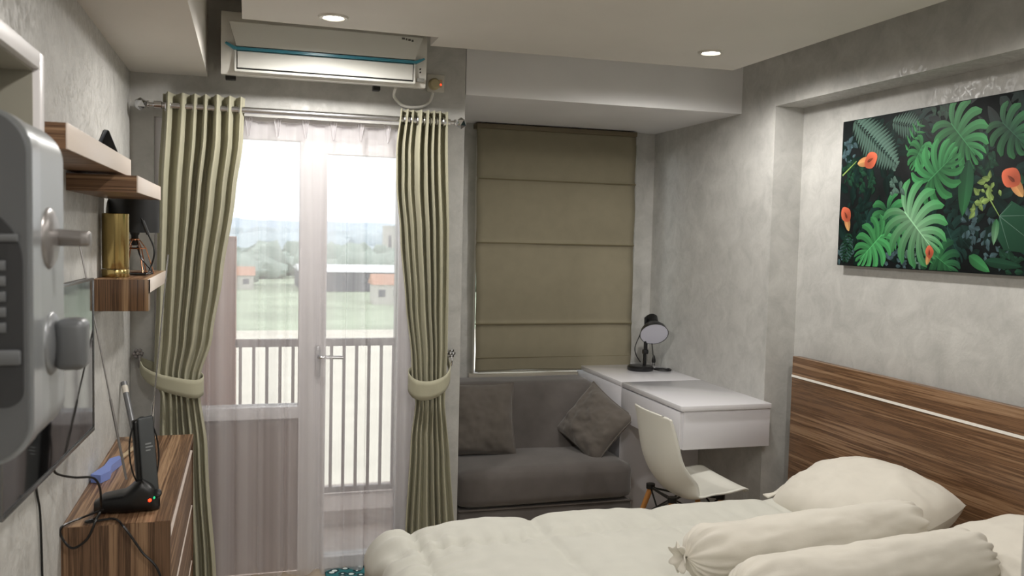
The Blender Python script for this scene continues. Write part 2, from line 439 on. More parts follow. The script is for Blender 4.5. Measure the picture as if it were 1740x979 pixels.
# ------------------------------------------------------------------ curtains
RODY, RODZ = 3.80, 1.985
t = thing('curtain_rod', 'silver curtain rod with crystal ball ends over the balcony door', 'curtain rod', (.24, RODY, RODZ))
MB().tube([(-.36, RODY, RODZ), (.84, RODY, RODZ)], .013, 14).build('rod', STEEL, t)
for s, x in ((-1, -.36), (1, .84)):
    M = Matrix.Translation((x, RODY, RODZ)) @ Matrix.Rotation(s*PI/2, 4, 'Y')
    MB().lathe([(.013, -.03), (.016, -.028), (.016, 0), (.009, .004), (.009, .016), (.015, .019), (.015, .024), (.006, .027)], 16, M).build('end_cap', CHROME, t)
    bm = bmesh.new(); bmesh.ops.create_icosphere(bm, subdivisions=1, radius=.026)
    MB().bm(bm, 0, False, Matrix.Translation((x + s*.05, RODY, RODZ))).build('finial', CRYS, t)
    bx = x - s*.045
    b = MB(); b.box(bx-.014, bx+.014, YD-.006, YD, RODZ-.035, RODZ+.03, .002).box(bx-.006, bx+.006, RODY, YD-.006, RODZ-.022, RODZ-.012)
    b.tube([(bx, RODY+.017*math.cos(a), RODZ+.017*math.sin(a)) for a in [PI*.9+PI*1.2*k/10 for k in range(11)]], .004, 6)
    b.build('bracket', STEEL, t)
t = thing('curtain_rail', 'white sheer-curtain rail behind the silver rod', 'curtain rail', (.2, 3.862, 1.955))
B(-.33, .80, 3.853, 3.871, 1.950, 1.968, .002).build('rail', UPVC, t)
for x in (-.28, .2, .76): B(x-.01, x+.01, 3.871, YD, 1.952, 1.966).build('bracket', UPVC, t)

def curtain(lf, rt, amp, n, y0, zb, zt, ph=0, seed=0, nv=70, hem=None):
    nu = n*14
    def fn(u, v):
        z = zt + (zb-zt)*v
        l, r = lerp_tab(lf, z), lerp_tab(rt, z)
        # uneven fold spacing
        s = u + .10/n*math.sin(2*PI*u*2.0 + seed) * (1 if 0 < u < 1 else 0)
        w = 2*PI*n*s + ph
        A = lerp_tab(amp, z)*(1 + .25*math.sin(3.1*u*PI + seed*2))
        g = ((1+math.cos(w))/2)**2.0
        x = l + (r-l)*u + (r-l)/n*.13*math.sin(w) + .004*fb((u*3, z*2, seed), 1, 2)
        y = y0 - A + 2*A*g + .006*fb((u*5, z*1.5, seed+9), 1, 2)
        zz = z + (.010*math.sin(w*.5+seed) if v > .999 and hem else 0)
        return (x, y, zz)
    return MB().grid(fn, nu, nv)
def solid(o, th): 
    md = o.modifiers.new('thickness', 'SOLIDIFY'); md.thickness = th; md.offset = 0; return o

# left curtain
t = thing('curtain', 'khaki eyelet curtain left of the balcony door, behind the wooden drawer cabinet', 'curtain', (-.25, RODY, 0))
lf = [(2.04, -.325), (1.6, -.345), (1.2, -.352), (.9, -.36), (.82, -.335), (.6, -.34), (.02, -.34)]
rt = [(2.04, -.012), (1.86, -.018), (1.65, -.046), (1.30, -.095), (1.05, -.135), (.89, -.185), (.84, -.188), (.6, -.155), (.02, -.118)]
am = [(2.04, .034), (1.5, .026), (.9, .015), (.6, .018), (.02, .026)]
solid(curtain(lf, rt, am, 7, RODY, .015, 2.035, ph=-.6, seed=1).build('curtain_panel', CURT, t, sharp=False), .003)
def band(path, w0, w1, tilt=0):
    P = [Vector(p) for p in path]
    n = len(P)
    def fn(u, v):
        i = min(int(u*(n-1)), n-2); k = u*(n-1)-i; p = P[i].lerp(P[i+1], k)
        return (p.x, p.y, p.z + (v-.5)*(w0+(w1-w0)*math.sin(PI*u)))
    return MB().grid(fn, n*3, 4)
pth = spline([(-.425, YD-.03, .955), (-.40, 3.80, .915), (-.34, 3.752, .885), (-.26, 3.742, .862), (-.20, 3.752, .85), (-.172, 3.79, .86), (-.20, 3.845, .88), (-.32, 3.868, .905), (-.425, YD-.025, .955)], 6)
solid(band(pth, .03, .075).build('tieback', CURT, t, sharp=False), .004)
for k in range(7):
    x = -.30 + k*.044
    MB().tube([(x, RODY+.019*math.cos(a), RODZ+.019*math.sin(a)) for a in [2*PI*q/14 for q in range(14)]], .0035, 6, closed=True).build('eyelet', STEEL, t)
# right curtain
t = thing('curtain', 'khaki eyelet curtain right of the balcony door, beside the grey sofa', 'curtain', (.75, RODY, 0))
lf = [(2.03, .617), (1.86, .598), (1.7, .60), (1.5, .622), (1.2, .65), (.95, .682), (.82, .69), (.76, .705), (.6, .685), (.15, .662), (.02, .655)]
rt = [(2.03, .822), (1.5, .838), (1.0, .842), (.85, .838), (.76, .835), (.5, .862), (.02, .90)]
am = [(2.03, .03), (1.4, .024), (.82, .016), (.5, .02), (.02, .028)]
solid(curtain(lf, rt, am, 7, RODY, .015, 2.028, ph=2.4, seed=4).build('curtain_panel', CURT, t, sharp=False), .003)
pth = spline([(.866, YD-.03, .93), (.862, 3.80, .885), (.825, 3.748, .845), (.76, 3.738, .82), (.70, 3.748, .825), (.676, 3.79, .85), (.70, 3.845, .875), (.80, 3.868, .89), (.866, YD-.025, .93)], 6)
solid(band(pth, .035, .085).build('tieback', CURT, t, sharp=False), .004)
for k in range(7):
    x = .64 + k*.028
    MB().tube([(x, RODY+.019*math.cos(a), RODZ+.019*math.sin(a)) for a in [2*PI*q/14 for q in range(14)]], .0035, 6, closed=True).build('eyelet', STEEL, t)

def hook(x, z, label, jew, m):
    t = thing('tieback_hook', label, 'hook', (x, YD, z))
    MB().tube(spline([(x, YD, z-.005), (x, YD-.03, z-.03), (x+.004, YD-.05, z-.045), (x+.006, YD-.062, z-.02), (x+.005, YD-.06, z)], 5), .0045, 8).lathe([(.0, -.001), (.014, 0), (.014, .004), (.005, .006), (0, .006)], 14, Matrix.Translation((x, YD, z)) @ Matrix.Rotation(PI/2, 4, 'X')).build('hook_arm', m, t)
    j = MB()
    for k in range(6):
        a = PI*2*k/6
        bm = bmesh.new(); bmesh.ops.create_icosphere(bm, subdivisions=1, radius=.0095)
        j.bm(bm, 0, False, Matrix.Translation((x + .014*math.cos(a), YD-.058, z+.012 + .014*math.sin(a))))
    bm = bmesh.new(); bmesh.ops.create_icosphere(bm, subdivisions=1, radius=.010)
    j.bm(bm, 0, False, Matrix.Translation((x, YD-.061, z+.012)))
    j.build('ornament', jew, t)
hook(-.425, .975, 'flower-shaped tieback hook on the wall left of the left curtain', NICKEL, NICKEL)
hook(.872, .955, 'jewelled tieback hook on the narrow wall right of the right curtain', CRYS, CHROME)

# sheer curtain, pinch pleats at the top
t = thing('sheer_curtain', 'white translucent sheer curtain hanging across the balcony door', 'sheer curtain', (.2, 3.862, 0))
def sh(u, v):
    z = 1.962 + (.022-1.962)*v
    x = -.32 + 1.09*u
    k = x/.115
    pl = math.cos(2*PI*k)                    # pleat at every peak
    top = max(0, 1-v*9)
    A = .010 + .010*min(1, v*2.5)
    y = 3.862 - A*(max(pl, -.3)) - top*.006*max(0, pl)**6
    y += A*.8*math.sin(2*PI*k*1.63 + .8)*min(1, v*3)
    xx = x + .016*math.sin(2*PI*k*1.0 + 1.1*math.sin(k*1.7))*min(1, .25+v*1.4)
    zz = z
    if v > .985: zz += .010*math.sin(2*PI*k*.9) - .008
    return (xx, min(y, 3.885), zz)
MB().grid(sh, 420, 60).build('sheer_panel', SHEER, t, sharp=False, recalc=False)
for k in range(-2, 7):
    x = k*.115; pl = MB()
    for dx in (-.009, 0, .009):
        pl.grid(lambda u, v: (x+dx*(1-.8*v)+.006*math.sin(PI*u)*(1-.6*v)*(-1 if dx < 0 else 1), 3.846-.012*math.sin(PI*u)*(1-.5*v), 1.962-.075*v), 4, 6)
    pl.build('pinch_pleat', SHEER, t, sharp=False, recalc=False)
hd = MB().grid(lambda u, v: (-.32+1.09*u, 3.872+.004*math.sin(u*90), 1.962-.055*v), 120, 2)
hd.build('header_tape', SHEER, t, sharp=False, recalc=False)

# rug by the door
m, nt, out = newmat('patterned_mat_pile'); p = principled(nt, .95)
tc = nt.nodes.new('ShaderNodeTexCoord'); vv = nt.nodes.new('ShaderNodeTexVoronoi'); vv.inputs['Scale'].default_value = 26
rr = nt.nodes.new('ShaderNodeValToRGB'); rr.color_ramp.interpolation = 'CONSTANT'
rr.color_ramp.elements[0].color = lin('#d9e6e4'); rr.color_ramp.elements[1].position = .3; rr.color_ramp.elements[1].color = lin('#123a40')
e = rr.color_ramp.elements.new(.55); e.color = lin('#1f6d72')
nt.links.new(tc.outputs['Object'], vv.inputs['Vector']); nt.links.new(vv.outputs['Distance'], rr.inputs[0]); nt.links.new(rr.outputs[0], p.inputs['Base Color']); nt.links.new(p.outputs[0], out.inputs[0])
tag(B(.33, .62, 3.42, 3.885, 0, .014, .006).build('door_mat', m, loc=(.43, 3.65, 0)), 'teal and white patterned mat on the floor before the balcony door', 'mat')

# ------------------------------------------------------------------ roman blind
t = thing('roman_blind', 'olive fabric roman blind pulled down over the window behind the sofa', 'blind', (1.70, 4.79, .71))
def blind(u, v):
    z = 2.095 + (.728-2.095)*v
    seams = (1.813, 1.457, .999)
    d = min(abs(z-s) for s in seams)
    y = 4.79 - .010*math.exp(-(d/.012)**2) + .004*fb((u*2, z*3, 1), 1, 3)
    edges = [2.095, 1.813, 1.457, .999, .728]
    for a, b in zip(edges, edges[1:]):
        if b <= z <= a: y -= .012*math.sin(PI*(a-z)/(a-b))**2*.8 - .0
    xl = 1.212 + .018*v + .004*fb((z*4, 3, 0), 1, 2); xr = 2.172 + .008*v + .003*fb((z*4, 7, 0), 1, 2)
    zz = z + .006*math.sin(u*5)*(1 if v > .99 else 0)
    return (xl + (xr-xl)*u, y, zz)
solid(MB().grid(blind, 24, 160).build('blind_fabric', BLIND, t, sharp=False), .003)
for z in (1.813, 1.457, .999):
    B(1.222, 2.176, 4.774, 4.783, z-.0035, z+.0035, .0015).build('seam', mat('blind_seam', '#6b634b', .9), t)
st = B(1.232, 2.176, 4.779, 4.784, .806, .809).build('hem_stitching', mat('hem_thread', '#756d54', .9), t)
B(1.21, 2.175, 4.775, YB, 2.092, 2.118, .002).build('headrail', mat('blind_rail', '#6a5f4a', .6), t)

# ------------------------------------------------------------------ air conditioner
DZA = .0
t = thing('air_conditioner', 'white wall air conditioner with a teal strip above the balcony door', 'air conditioner', (.30, YD, 2.09))
def acprof(o=0):
    return [(YD, 2.136), (YD, 2.362), (3.74, 2.362), (3.70, 2.350), (3.672, 2.31), (3.668, 2.23), (3.672, 2.20), (3.683, 2.125), (3.695, 2.108), (3.74, 2.110)]
MB().prism(acprof(), lambda q: (-.105, q[0], q[1]), lambda q: (.708, q[0], q[1])).build('body', ACW, t)
MB().prism([(-.075, 2.305), (.688, 2.305), (.655, 2.213), (-.048, 2.213)], lambda q: (q[0], 3.676, q[1]), lambda q: (q[0], 3.655 - (.006 if q[1] < 2.25 else 0), q[1])).build('front_panel', ACP, t)
sp = MB()
sp.prism([(-.048, 2.205), (-.085, 2.222), (-.090, 2.217), (-.055, 2.195), (.662, 2.195), (.697, 2.214), (.692, 2.219), (.655, 2.205)], lambda q: (q[0], 3.672, q[1]+.003), lambda q: (q[0], 3.645, q[1]+.003))
sp.build('teal_strip', TEAL, t)['label'] = 'teal accent strip'
fr = MB()
fr.box(-.055, -.047, 3.66, 3.69, 2.118, 2.2, .002); fr.box(.652, .660, 3.66, 3.69, 2.118, 2.2, .002); fr.box(-.055, .660, 3.662, 3.70, 2.117, 2.126, .002)
fr.build('outlet_frame', ACP, t)
B(-.046, .651, 3.668, 3.70, 2.126, 2.132).build('air_slot', DARK, t)
lv = MB(); lv.prism([(3.655, 2.193), (3.662, 2.197), (3.670, 2.134), (3.662, 2.132)], lambda q: (-.043, q[0], q[1]), lambda q: (.648, q[0], q[1]))
lv.build('louvre', ACP, t)
b = MB(); b.box(.668, .698, 3.662, 3.685, 2.128, 2.142, .001); b.build('display_window', mat('display_grey', '#8b8b86', .3), t)
for z_ in (2.165, 2.178): B(.679, .683, 3.660, 3.678, z_, z_+.004).build('indicator', DARK, t)
b = MB()
for k, (x, w_) in enumerate(((.60, .012), (.616, .006), (.626, .01), (.64, .008))): b.box(x, x+w_, 3.652, 3.656, 2.292-.002*k, 2.300-.002*k)
b.build('logo', mat('logo_grey', '#5c5a55', .4), t)
B(-.09, -.05, 3.74, 3.79, 2.098, 2.116, .003).build('foot', DARK, t); B(.50, .53, 3.76, 3.80, 2.096, 2.118, .003).build('drain_spout', DARK, t)
cord = MB().tube(spline([(.60, 3.80, 2.118), (.606, 3.87, 2.09), (.65, 3.885, 2.056), (.72, 3.885, 2.056), (.763, 3.88, 2.08), (.775, 3.862, 2.118)], 8), .0065, 10).build('power_cord', ACW, t)
pg = MB().lathe([(0, 0), (.024, 0), (.026, .006), (.024, .03), (.018, .036), (0, .036)], 20, Matrix.Translation((.782, 3.888, 2.158)) @ Matrix.Rotation(PI/2, 4, 'X')).build('plug', mat('cream_plug', '#b0a37f', .45), cord)
for ch in t.children:
    if True: ch.location.z += DZA
t = thing('wall_socket', 'white wall socket with a glowing red switch beside the air conditioner', 'socket', (.792, YD, 2.164))
B(.753, .831, 3.886, YD, 2.126, 2.203, .004).build('plate', mat('socket_white', '#c9c5bb', .4), t)
B(.806, .820, 3.880, 3.887, 2.146, 2.180, .002).build('switch', mat('socket_switch', '#c8a98e', .3), t)
MB().lathe([(0, 0), (.0035, 0), (.003, .002), (0, .0025)], 10, Matrix.Translation((.813, 3.880, 2.158)) @ Matrix.Rotation(PI/2, 4, 'X')).build('indicator', LEDR, t)

# ------------------------------------------------------------------ downlights
def downlight(x, y, label):
    z = 2.27
    t = thing('downlight', label, 'downlight', (x, y, z), 'round recessed ceiling downlights')
    M = Matrix.Translation((x, y, z))
    MB().lathe([(.036, -.001), (.04, -.007), (.05, -.006), (.055, 0), (.036, 0), (.036, -.001)], 32, M).build('trim_ring', mat('downlight_trim', '#c9c4bb', .3, .4), t)
    MB().lathe([(0, -.0035), (.03, -.0035), (.036, -.002), (.036, 0), (0, 0)], 28, M).build('lens', LIT, t)
    l = bpy.data.lights.new('downlight_glow', 'SPOT'); l.energy = 50; l.spot_size = math.radians(176); l.spot_blend = .5; l.shadow_soft_size = .035; l.color = (1, .965, .92)
    o = bpy.data.objects.new('downlight_glow', l); C.objects.link(o); o.location = (x, y, z-.045)
downlight(.29, 3.28, 'glowing round downlight just in front of the air conditioner')
downlight(1.815, 3.29, 'glowing round downlight before the soffit near the right wall')
for x, y, en in ((.29, 1.2, 34), (1.815, 1.9, 36), (.29, -.6, 38), (1.2, -.6, 38), (1.6, .3, 36)):  # unseen spots added for ambient fill; the right-wall one follows the lit beam
    l = bpy.data.lights.new('unseen_fill_spot', 'SPOT'); l.energy = en; l.spot_size = math.radians(176); l.spot_blend = .5; l.shadow_soft_size = .04; l.color = (1, .965, .92)
    o = bpy.data.objects.new('unseen_fill_spot', l); C.objects.link(o); o.location = (x, y, 2.225)

# ------------------------------------------------------------------ sofa and cushions
def puff_box(x0, x1, y0, y1, z0, z1, r, sag=0, crown=0):
    bm = bmesh.new(); bmesh.ops.create_cube(bm, size=1)
    bmesh.ops.subdivide_edges(bm, edges=bm.edges[:], cuts=14, use_grid_fill=True)
    hx, hy, hz = (x1-x0)/2, (y1-y0)/2, (z1-z0)/2; c = Vector(((x0+x1)/2, (y0+y1)/2, (z0+z1)/2))
    for v in bm.verts:
        p = Vector((v.co.x*2*hx, v.co.y*2*hy, v.co.z*2*hz))
        q = Vector((max(-hx+r, min(hx-r, p.x)), max(-hy+r, min(hy-r, p.y)), max(-hz+r, min(hz-r, p.z))))
        d = p-q
        if d.length > 1e-6: p = q + d.normalized()*r
        k = max(0, 1-(p.x/hx)**2)*max(0, 1-(p.y/hy)**2)
        if p.z > 0: p.z += crown*k
        kk = max(0, 1-(p.x/hx)**2)*max(0, 1-(p.z/hz)**2)
        if p.y < 0: p.y -= sag*kk
        p += Vector((0, 0, .006*fb((p+c), 3, 3)))
        v.co = c + p
    return MB().bm(bm, 0, True)
SX0, SX1 = .955, 1.855
t = thing('sofa', 'dark grey two-seat fabric sofa in the bay under the olive blind', 'sofa', (1.40, 4.4, 0))
B(SX0, SX1, 4.0, 4.80, .02, .190, .02, 3).build('base', SOFA, t, sharp=False)
B(SX0+.004, SX1-.004, 3.995, 4.01, .184, .194, .003).build('piping', mat('sofa_piping', '#57514d', .95), t)
puff_box(SX0, SX1, 3.985, 4.52, .196, .378, .045, .008, .012).build('seat_cushion', SOFA, t, sharp=False)
bk = puff_box(SX0, SX1-.0, 4.36, 4.62, .30, .715, .06, .012, 0)
bk.v = [(x, y + (z-.36)*.32, z) for x, y, z in bk.v]
bk.build('backrest', SOFA, t, sharp=False)
for x in (SX0+.06, SX1-.06):
    for y in (4.06, 4.74): MB().lathe([(.02, 0), (.025, .025)], 12, Matrix.Translation((x, y, 0))).build('leg', BLACK, t)

def pillow(w, h, d, M, seed=0, wr=.012, nu=44, rnd=0, p=2.6):
    def side(s):
        def fn(u, v):
            a, b = u*2-1, v*2-1
            e = max(0, 1-abs(a)**p)*max(0, 1-abs(b)**p)
            z = s*d/2*e**.55
            # pinched corners
            k = 1 - .07*(1-abs(b)**2)*abs(a)**6; k2 = 1 - .07*(1-abs(a)**2)*abs(b)**6
            x, y = a*w/2*k*(1-rnd*b*b)**.5, b*h/2*k2*(1-rnd*a*a)**.5
            n_ = fb((a*2.2+seed, b*2.2, s*3+seed), 1, 4)*wr*min(1, e*3)
            cr = wr*.5*math.sin(9*math.atan2(b, a+1e-6) + seed)*max(0, math.hypot(a, b)-.55)*min(1, e*4)
            return M @ Vector((x, y, z + s*(n_+cr)))
        return fn
    mb = MB().grid(side(1), nu, nu); mb.grid(side(-1), nu, nu); return mb
def piped(mb_m, w, h, M):
    pts = []
    for k in range(96):
        a = k/96*4; i = int(a); q = a-i
        c = [(-1+2*q, -1), (1, -1+2*q), (1-2*q, 1), (-1, 1-2*q)][i]
        kx = 1 - .07*(1-abs(c[1])**2)*abs(c[0])**6; ky = 1 - .07*(1-abs(c[0])**2)*abs(c[1])**6
        pts.append(M @ Vector((c[0]*w/2*kx, c[1]*h/2*ky, 0)))
    return MB().tube(pts, .004, 6, closed=True)
# left cushion leans on the backrest, hidden partly by the wall corner
M = Matrix.Translation((1.12, 4.315, .562)) @ Matrix.Rotation(math.radians(-6), 4, 'Z') @ Matrix.Rotation(math.radians(73), 4, 'X')
t = thing('throw_cushion', 'square grey cushion standing upright at the left end of the sofa', 'cushion', (1.12, 4.315, .562))
pillow(.40, .37, .12, M, 3).build('cushion_cover', CUSH, t, sharp=False)
piped(None, .40, .37, M).build('piping', CUSH, t)
M = Matrix.Translation((1.735, 4.235, .535)) @ Matrix.Rotation(math.radians(-56), 4, 'Z') @ Matrix.Rotation(math.radians(62), 4, 'X') @ Matrix.Rotation(math.radians(-27), 4, 'Z')
t = thing('throw_cushion', 'taupe cushion tilted on its corner at the desk end of the sofa', 'cushion', (1.735, 4.235, .535))
pillow(.345, .32, .13, M, 8, .014).build('cushion_cover', CUSH, t, sharp=False)
piped(None, .345, .32, M).build('piping', CUSH, t)

# ------------------------------------------------------------------ desk
t = thing('desk', 'glossy white built-in desk along the right wall of the bay', 'desk', (2.1, 4.2, 0))
DX = 1.868
B(DX, XR, 3.535, 4.20, .728, .752, .002).build('desk_top', WHITE, t)
B(DX, XR, 4.204, 4.85, .728, .752, .002).build('hinged_lid', WHITE, t)
B(DX+.02, XR, 3.552, 4.20, .55, .728, .002).build('drawer_box', WHITESIDE, t)
B(DX, DX+.02, 3.55, 4.20, .552, .722, .002).build('drawer', WHITESIDE, t)
B(DX+.018, XR, 3.5445, 3.552, .55, .728, .001).build('end_panel', WHITESIDE, t)
B(DX+.0, XR, 4.203, 4.85, .0, .727, .002).build('cabinet', WHITESIDE, t)
# desk lamp
LX, LY, DZ = 2.165, 4.57, .752
t = thing('desk_lamp', 'black desk lamp with round white-lined shade on the white desk', 'lamp', (LX, LY, DZ))
MB().lathe([(0, 0), (.07, 0), (.075, .006), (.075, .020), (.068, .027), (.02, .03), (0, .03)], 32, Matrix.Translation((LX-.02, LY, DZ))).build('base', BLACK, t)
MB().tube([(LX+.005, LY, DZ+.025), (LX+.005, LY, DZ+.10)], .010, 12).tube([(LX+.005, LY, DZ+.10), (LX+.008, LY+.01, DZ+.30)], .008, 10).tube([(LX+.02, LY+.006, DZ+.11), (LX+.022, LY+.016, DZ+.29)], .004, 8).lathe([(0, -.014), (.014, -.014), (.014, .014), (0, .014)], 16, Matrix.Translation((LX+.007, LY, DZ+.105)) @ Matrix.Rotation(PI/2, 4, 'Y')).build('arm', BLACK, t)
d = Vector((-.2, -.75, -.62)).normalized()      # the shade looks into the room
q = d.to_track_quat('Z', 'Y').to_matrix().to_4x4()
hc = Vector((LX+.035, LY-.05, DZ+.21))
M = Matrix.Translation(hc) @ q
po = [(.026, -.135), (.036, -.13), (.038, -.075), (.05, -.062), (.072, -.03), (.081, 0)]
MB().lathe([(0, -.138)] + po + [(.078, .0), (.070, -.028), (.048, -.058), (.03, -.07)], 36, M).build('lamp_shade', BLACK, t)
MB().lathe([(0, -.066), (.03, -.066), (.0475, -.0565), (.0695, -.027), (.0775, -.001)], 36, M).build('shade_lining', LAMPIN, t)
MB().lathe([(.012, -.07), (.014, -.05), (.022, -.03), (.022, -.02), (.012, -.008), (0, -.004)], 18, M).build('bulb', mat('bulb_white', '#dcdce4', .15), t)
MB().tube([hc + q.to_3x3() @ Vector((0, 0, -.09)), Vector((LX+.008, LY+.012, DZ+.30))], .008, 8).build('shade_joint', BLACK, t)
MB().tube(spline([hc + q.to_3x3() @ Vector((-.055, -.02, -.06)), (LX-.055, LY, DZ+.14), (LX-.05, LY, DZ+.09), (LX-.02, LY, DZ+.045)], 8), .003, 6).tube(spline([(LX+.045, LY, DZ+.17), (LX+.05, LY-.01, DZ+.10), (LX+.055, LY-.012, DZ+.075)], 6), .003, 6).build('cord', BLACK, t)
MB().lathe([(.004, .03), (.007, .022), (.012, .0), (.010, -.012), (0, -.012)], 12, Matrix.Translation((LX+.056, LY-.012, DZ+.055))).tube([(LX+.050, LY-.012, DZ+.043), (LX+.050, LY-.012, DZ+.026)], .002, 6).tube([(LX+.062, LY-.012, DZ+.043), (LX+.062, LY-.012, DZ+.026)], .002, 6).build('plug', BLACK, t)
MB().tube(spline([(LX+.055, LY-.02, DZ+.008), (LX+.08, LY-.06, DZ+.006), (LX+.13, LY-.07, DZ+.006), (LX+.15, LY-.03, DZ+.006), (LX+.12, LY-.01, DZ+.007), (LX+.07, LY-.012, DZ+.010)], 8), .005, 8).build('cord_coil', BLACK, t)

# ------------------------------------------------------------------ chair
CX, CY = 1.83, 3.445
t = thing('shell_chair', 'white moulded shell chair tucked in at the white desk', 'chair', (CX, CY, 0))
# (f, z) along the middle line, from back top to the seat front
prof = [(p.x, p.y) for p in spline([(a, b, 0) for a, b in [(-.185, .765), (-.176, .72), (-.162, .63), (-.140, .53), (-.095, .445), (-.03, .39), (.06, .410), (.15, .428), (.205, .440), (.230, .430)]], 6)]
np_ = len(prof)
def shell(u, v):
    i = min(int(v*(np_-1)), np_-2); k = v*(np_-1)-i
    f = prof[i][0]*(1-k)+prof[i+1][0]*k; z = prof[i][1]*(1-k)+prof[i+1][1]*k
    tx, tz = prof[i+1][0]-prof[i][0], prof[i+1][1]-prof[i][1]; l = math.hypot(tx, tz); nx, nz = -tz/l, tx/l   # inward normal (forward / up)
    if nz < 0 and nx < 0: nx, nz = -nx, -nz
    a = u*2-1
    hw = lerp_tab([(0, .165), (.06, .185), (.25, .205), (.45, .225), (.6, .222), (.8, .205), (.94, .19), (1, .165)], v)
    curl = lerp_tab([(0, .03), (.25, .05), (.45, .075), (.58, .04), (.75, .016), (1, .0)], v)
    bend = abs(a)**2.4
    y = hw*(a - .12*a*bend*curl/.085)
    drop = 0
    if v < .06: drop = (.06-v)/.06*.018*abs(a)**4
    if v > .94: f -= (v-.94)/.06*.02*abs(a)**3
    return (CX + f + nx*curl*bend, CY + y, z + nz*curl*bend - drop)
o = MB().grid(shell, 30, 54).build('shell', PLAST, t, sharp=False); md = o.modifiers.new('th', 'SOLIDIFY'); md.thickness = .008; md.offset = 0
for sx, sy in ((-1, -1), (-1, 1), (1, -1), (1, 1)):
    MB().tube([(CX+.02+sx*.115, CY+sy*.105, .383), (CX+.02+sx*.21, CY+sy*.20, 0)], [.013, .009], 12).build('leg', DOWEL, t)
s = MB()
for sx, sy in ((-1, -1), (-1, 1), (1, -1), (1, 1)):
    top = Vector((CX+.02+sx*.115, CY+sy*.105, .388)); low = Vector((CX+.02+sx*.155, CY+sy*.145, .24))
    for ox, oy in ((-sx, sy), (sx, -sy)):
        s.tube([low, (CX+.02+ox*.115, CY+oy*.105, .388)], .004, 6)
    s.tube([top, (CX+.02, CY, .378)], .005, 6); s.lathe([(.02, 0), (.02, .022)], 10, Matrix.Translation((top.x, top.y, .383)))
s.tube([(CX-.095, CY-.105, .39), (CX-.095, CY+.105, .39)], .006, 6).tube([(CX+.135, CY-.105, .39), (CX+.135, CY+.105, .39)], .006, 6)
s.build('wire_frame', BLACK, t)

# ------------------------------------------------------------------ bed
BXF, BXH, BY0, BY1 = .45, 2.405, 1.30, 2.87
t = thing('bed', 'double bed with white mattress below the walnut-striped headboard', 'bed', (1.43, 2.07, 0))
B(BXF+.03, BXH, BY0+.03, BY1-.03, 0, .24, .01).build('bed_base', mat('bed_base_cloth', '#6b5c4f', .9), t)
B(BXF+.01, BXH, BY0+.01, BY1-.0, .24, .490, .05, 4).build('mattress', LINEN, t, sharp=False)
def duv():
    # open cloth: top field plus a drape on three sides, laid out in cloth coordinates
    x0, x1, y0, y1 = BXF-.05, 2.06, BY0-.03, BY1+.03
    drop = .29; R = .060
    def roll(d):      # distance past the bend start -> (outward, downward)
        if d <= 0: return 0, 0
        a = d/R
        if a < PI/2: return R*math.sin(a), R*(1-math.cos(a))
        return R + .05*(d-R*PI/2)*0, R + (d-R*PI/2)
    seamx = [.52, .94, 1.40, 1.86]; seamy = [2.66, 2.24, 1.82, 1.40]
    L = R*PI/2 + drop - R
    def fn(u, v):
        s = (x0+R-L) + (x1-(x0+R-L))*u
        w = (y0+R-L) + ((y1-R+L)-(y0+R-L))*v
        dx = (x0+R) - s
        ox, dn1 = roll(dx)
        dyf = w-(y1-R); dyn = (y0+R)-w
        of, dn2 = roll(dyf); on, dn3 = roll(dyn)
        x = max(s, x0+R) - ox; y = min(max(w, y0+R), y1-R) + of - on
        dn = max(dn1, dn2, dn3) if min(dn1, max(dn2, dn3)) == 0 else min(drop, math.hypot(dn1, max(dn2, dn3)))
        if dn1 > 0 and max(dn2, dn3) > 0:      # soft corner
            k = min(dn1, max(dn2, dn3))
            x += min(.05, k*.35); y += (-1 if dn2 > 0 else 1)*min(.05, k*.35)
        d = min([abs(s-q)*1.0 for q in seamx] + [abs(w-q) for q in seamy] + [9])
        thick = lerp_tab([(x0, 1.0), (.9, .85), (1.5, .5), (2.06, .25)], x)
        puff = thick*.032*(1-math.exp(-(d/.030)**1.0))
        wr = thick*(.006*fb((s*7+1, w*7, 0), 1, 4) - .007*abs(fb((s*5+4, w*9, 3), 1, 3))**1.2)
        # pull wrinkles across the seams at the foot
        wr += thick*.011*math.sin(w*75+5*fb((s*3, w*3, 2), 1, 2))*math.exp(-(abs(s-.52)/.10)**2)
        wr += thick*.008*math.sin(s*85+6*fb((s*3, w*3, 5), 1, 2))*math.exp(-(abs(w-2.66)/.09)**2)
        wr += .0022*math.sin(s*60 + 3*fb((s*2, w*3, 7), 1, 2))*(1-thick)
        k = puff+wr
        nz = 1 if dn == 0 else max(0, 1-dn/R)
        zt = lerp_tab([(.40, .480), (.52, .500), (.72, .511), (1.2, .522), (2.06, .529)], x)
        z = zt + k*nz - dn
        if dn > 0:
            if dn1 > 0: x -= k*(1-nz)*.9
            if dn2 > 0: y += k*(1-nz)*.9
            if dn3 > 0: y -= k*(1-nz)*.9
        return (x, y, z)
    return MB().grid(fn, 150, 150)
dv = tag(duv().build('duvet', DUVET, loc=(1.2, 2.07, .49), sharp=False), 'white quilted duvet spread over the bed and hanging over its foot', 'duvet')
md = dv.modifiers.new('th', 'SOLIDIFY'); md.thickness = .014; md.offset = -1
t = thing('headboard', 'walnut-striped wooden headboard panel with white inlay line on the right wall', 'headboard', (2.45, 2.3, .3))
B(2.425, 2.4615, .98, 3.525, 0, .972, .002).build('panel', WOOD_H, t)
B(2.4225, 2.43, .98, 3.525, .876, .886).build('inlay_strip', INLAY, t)

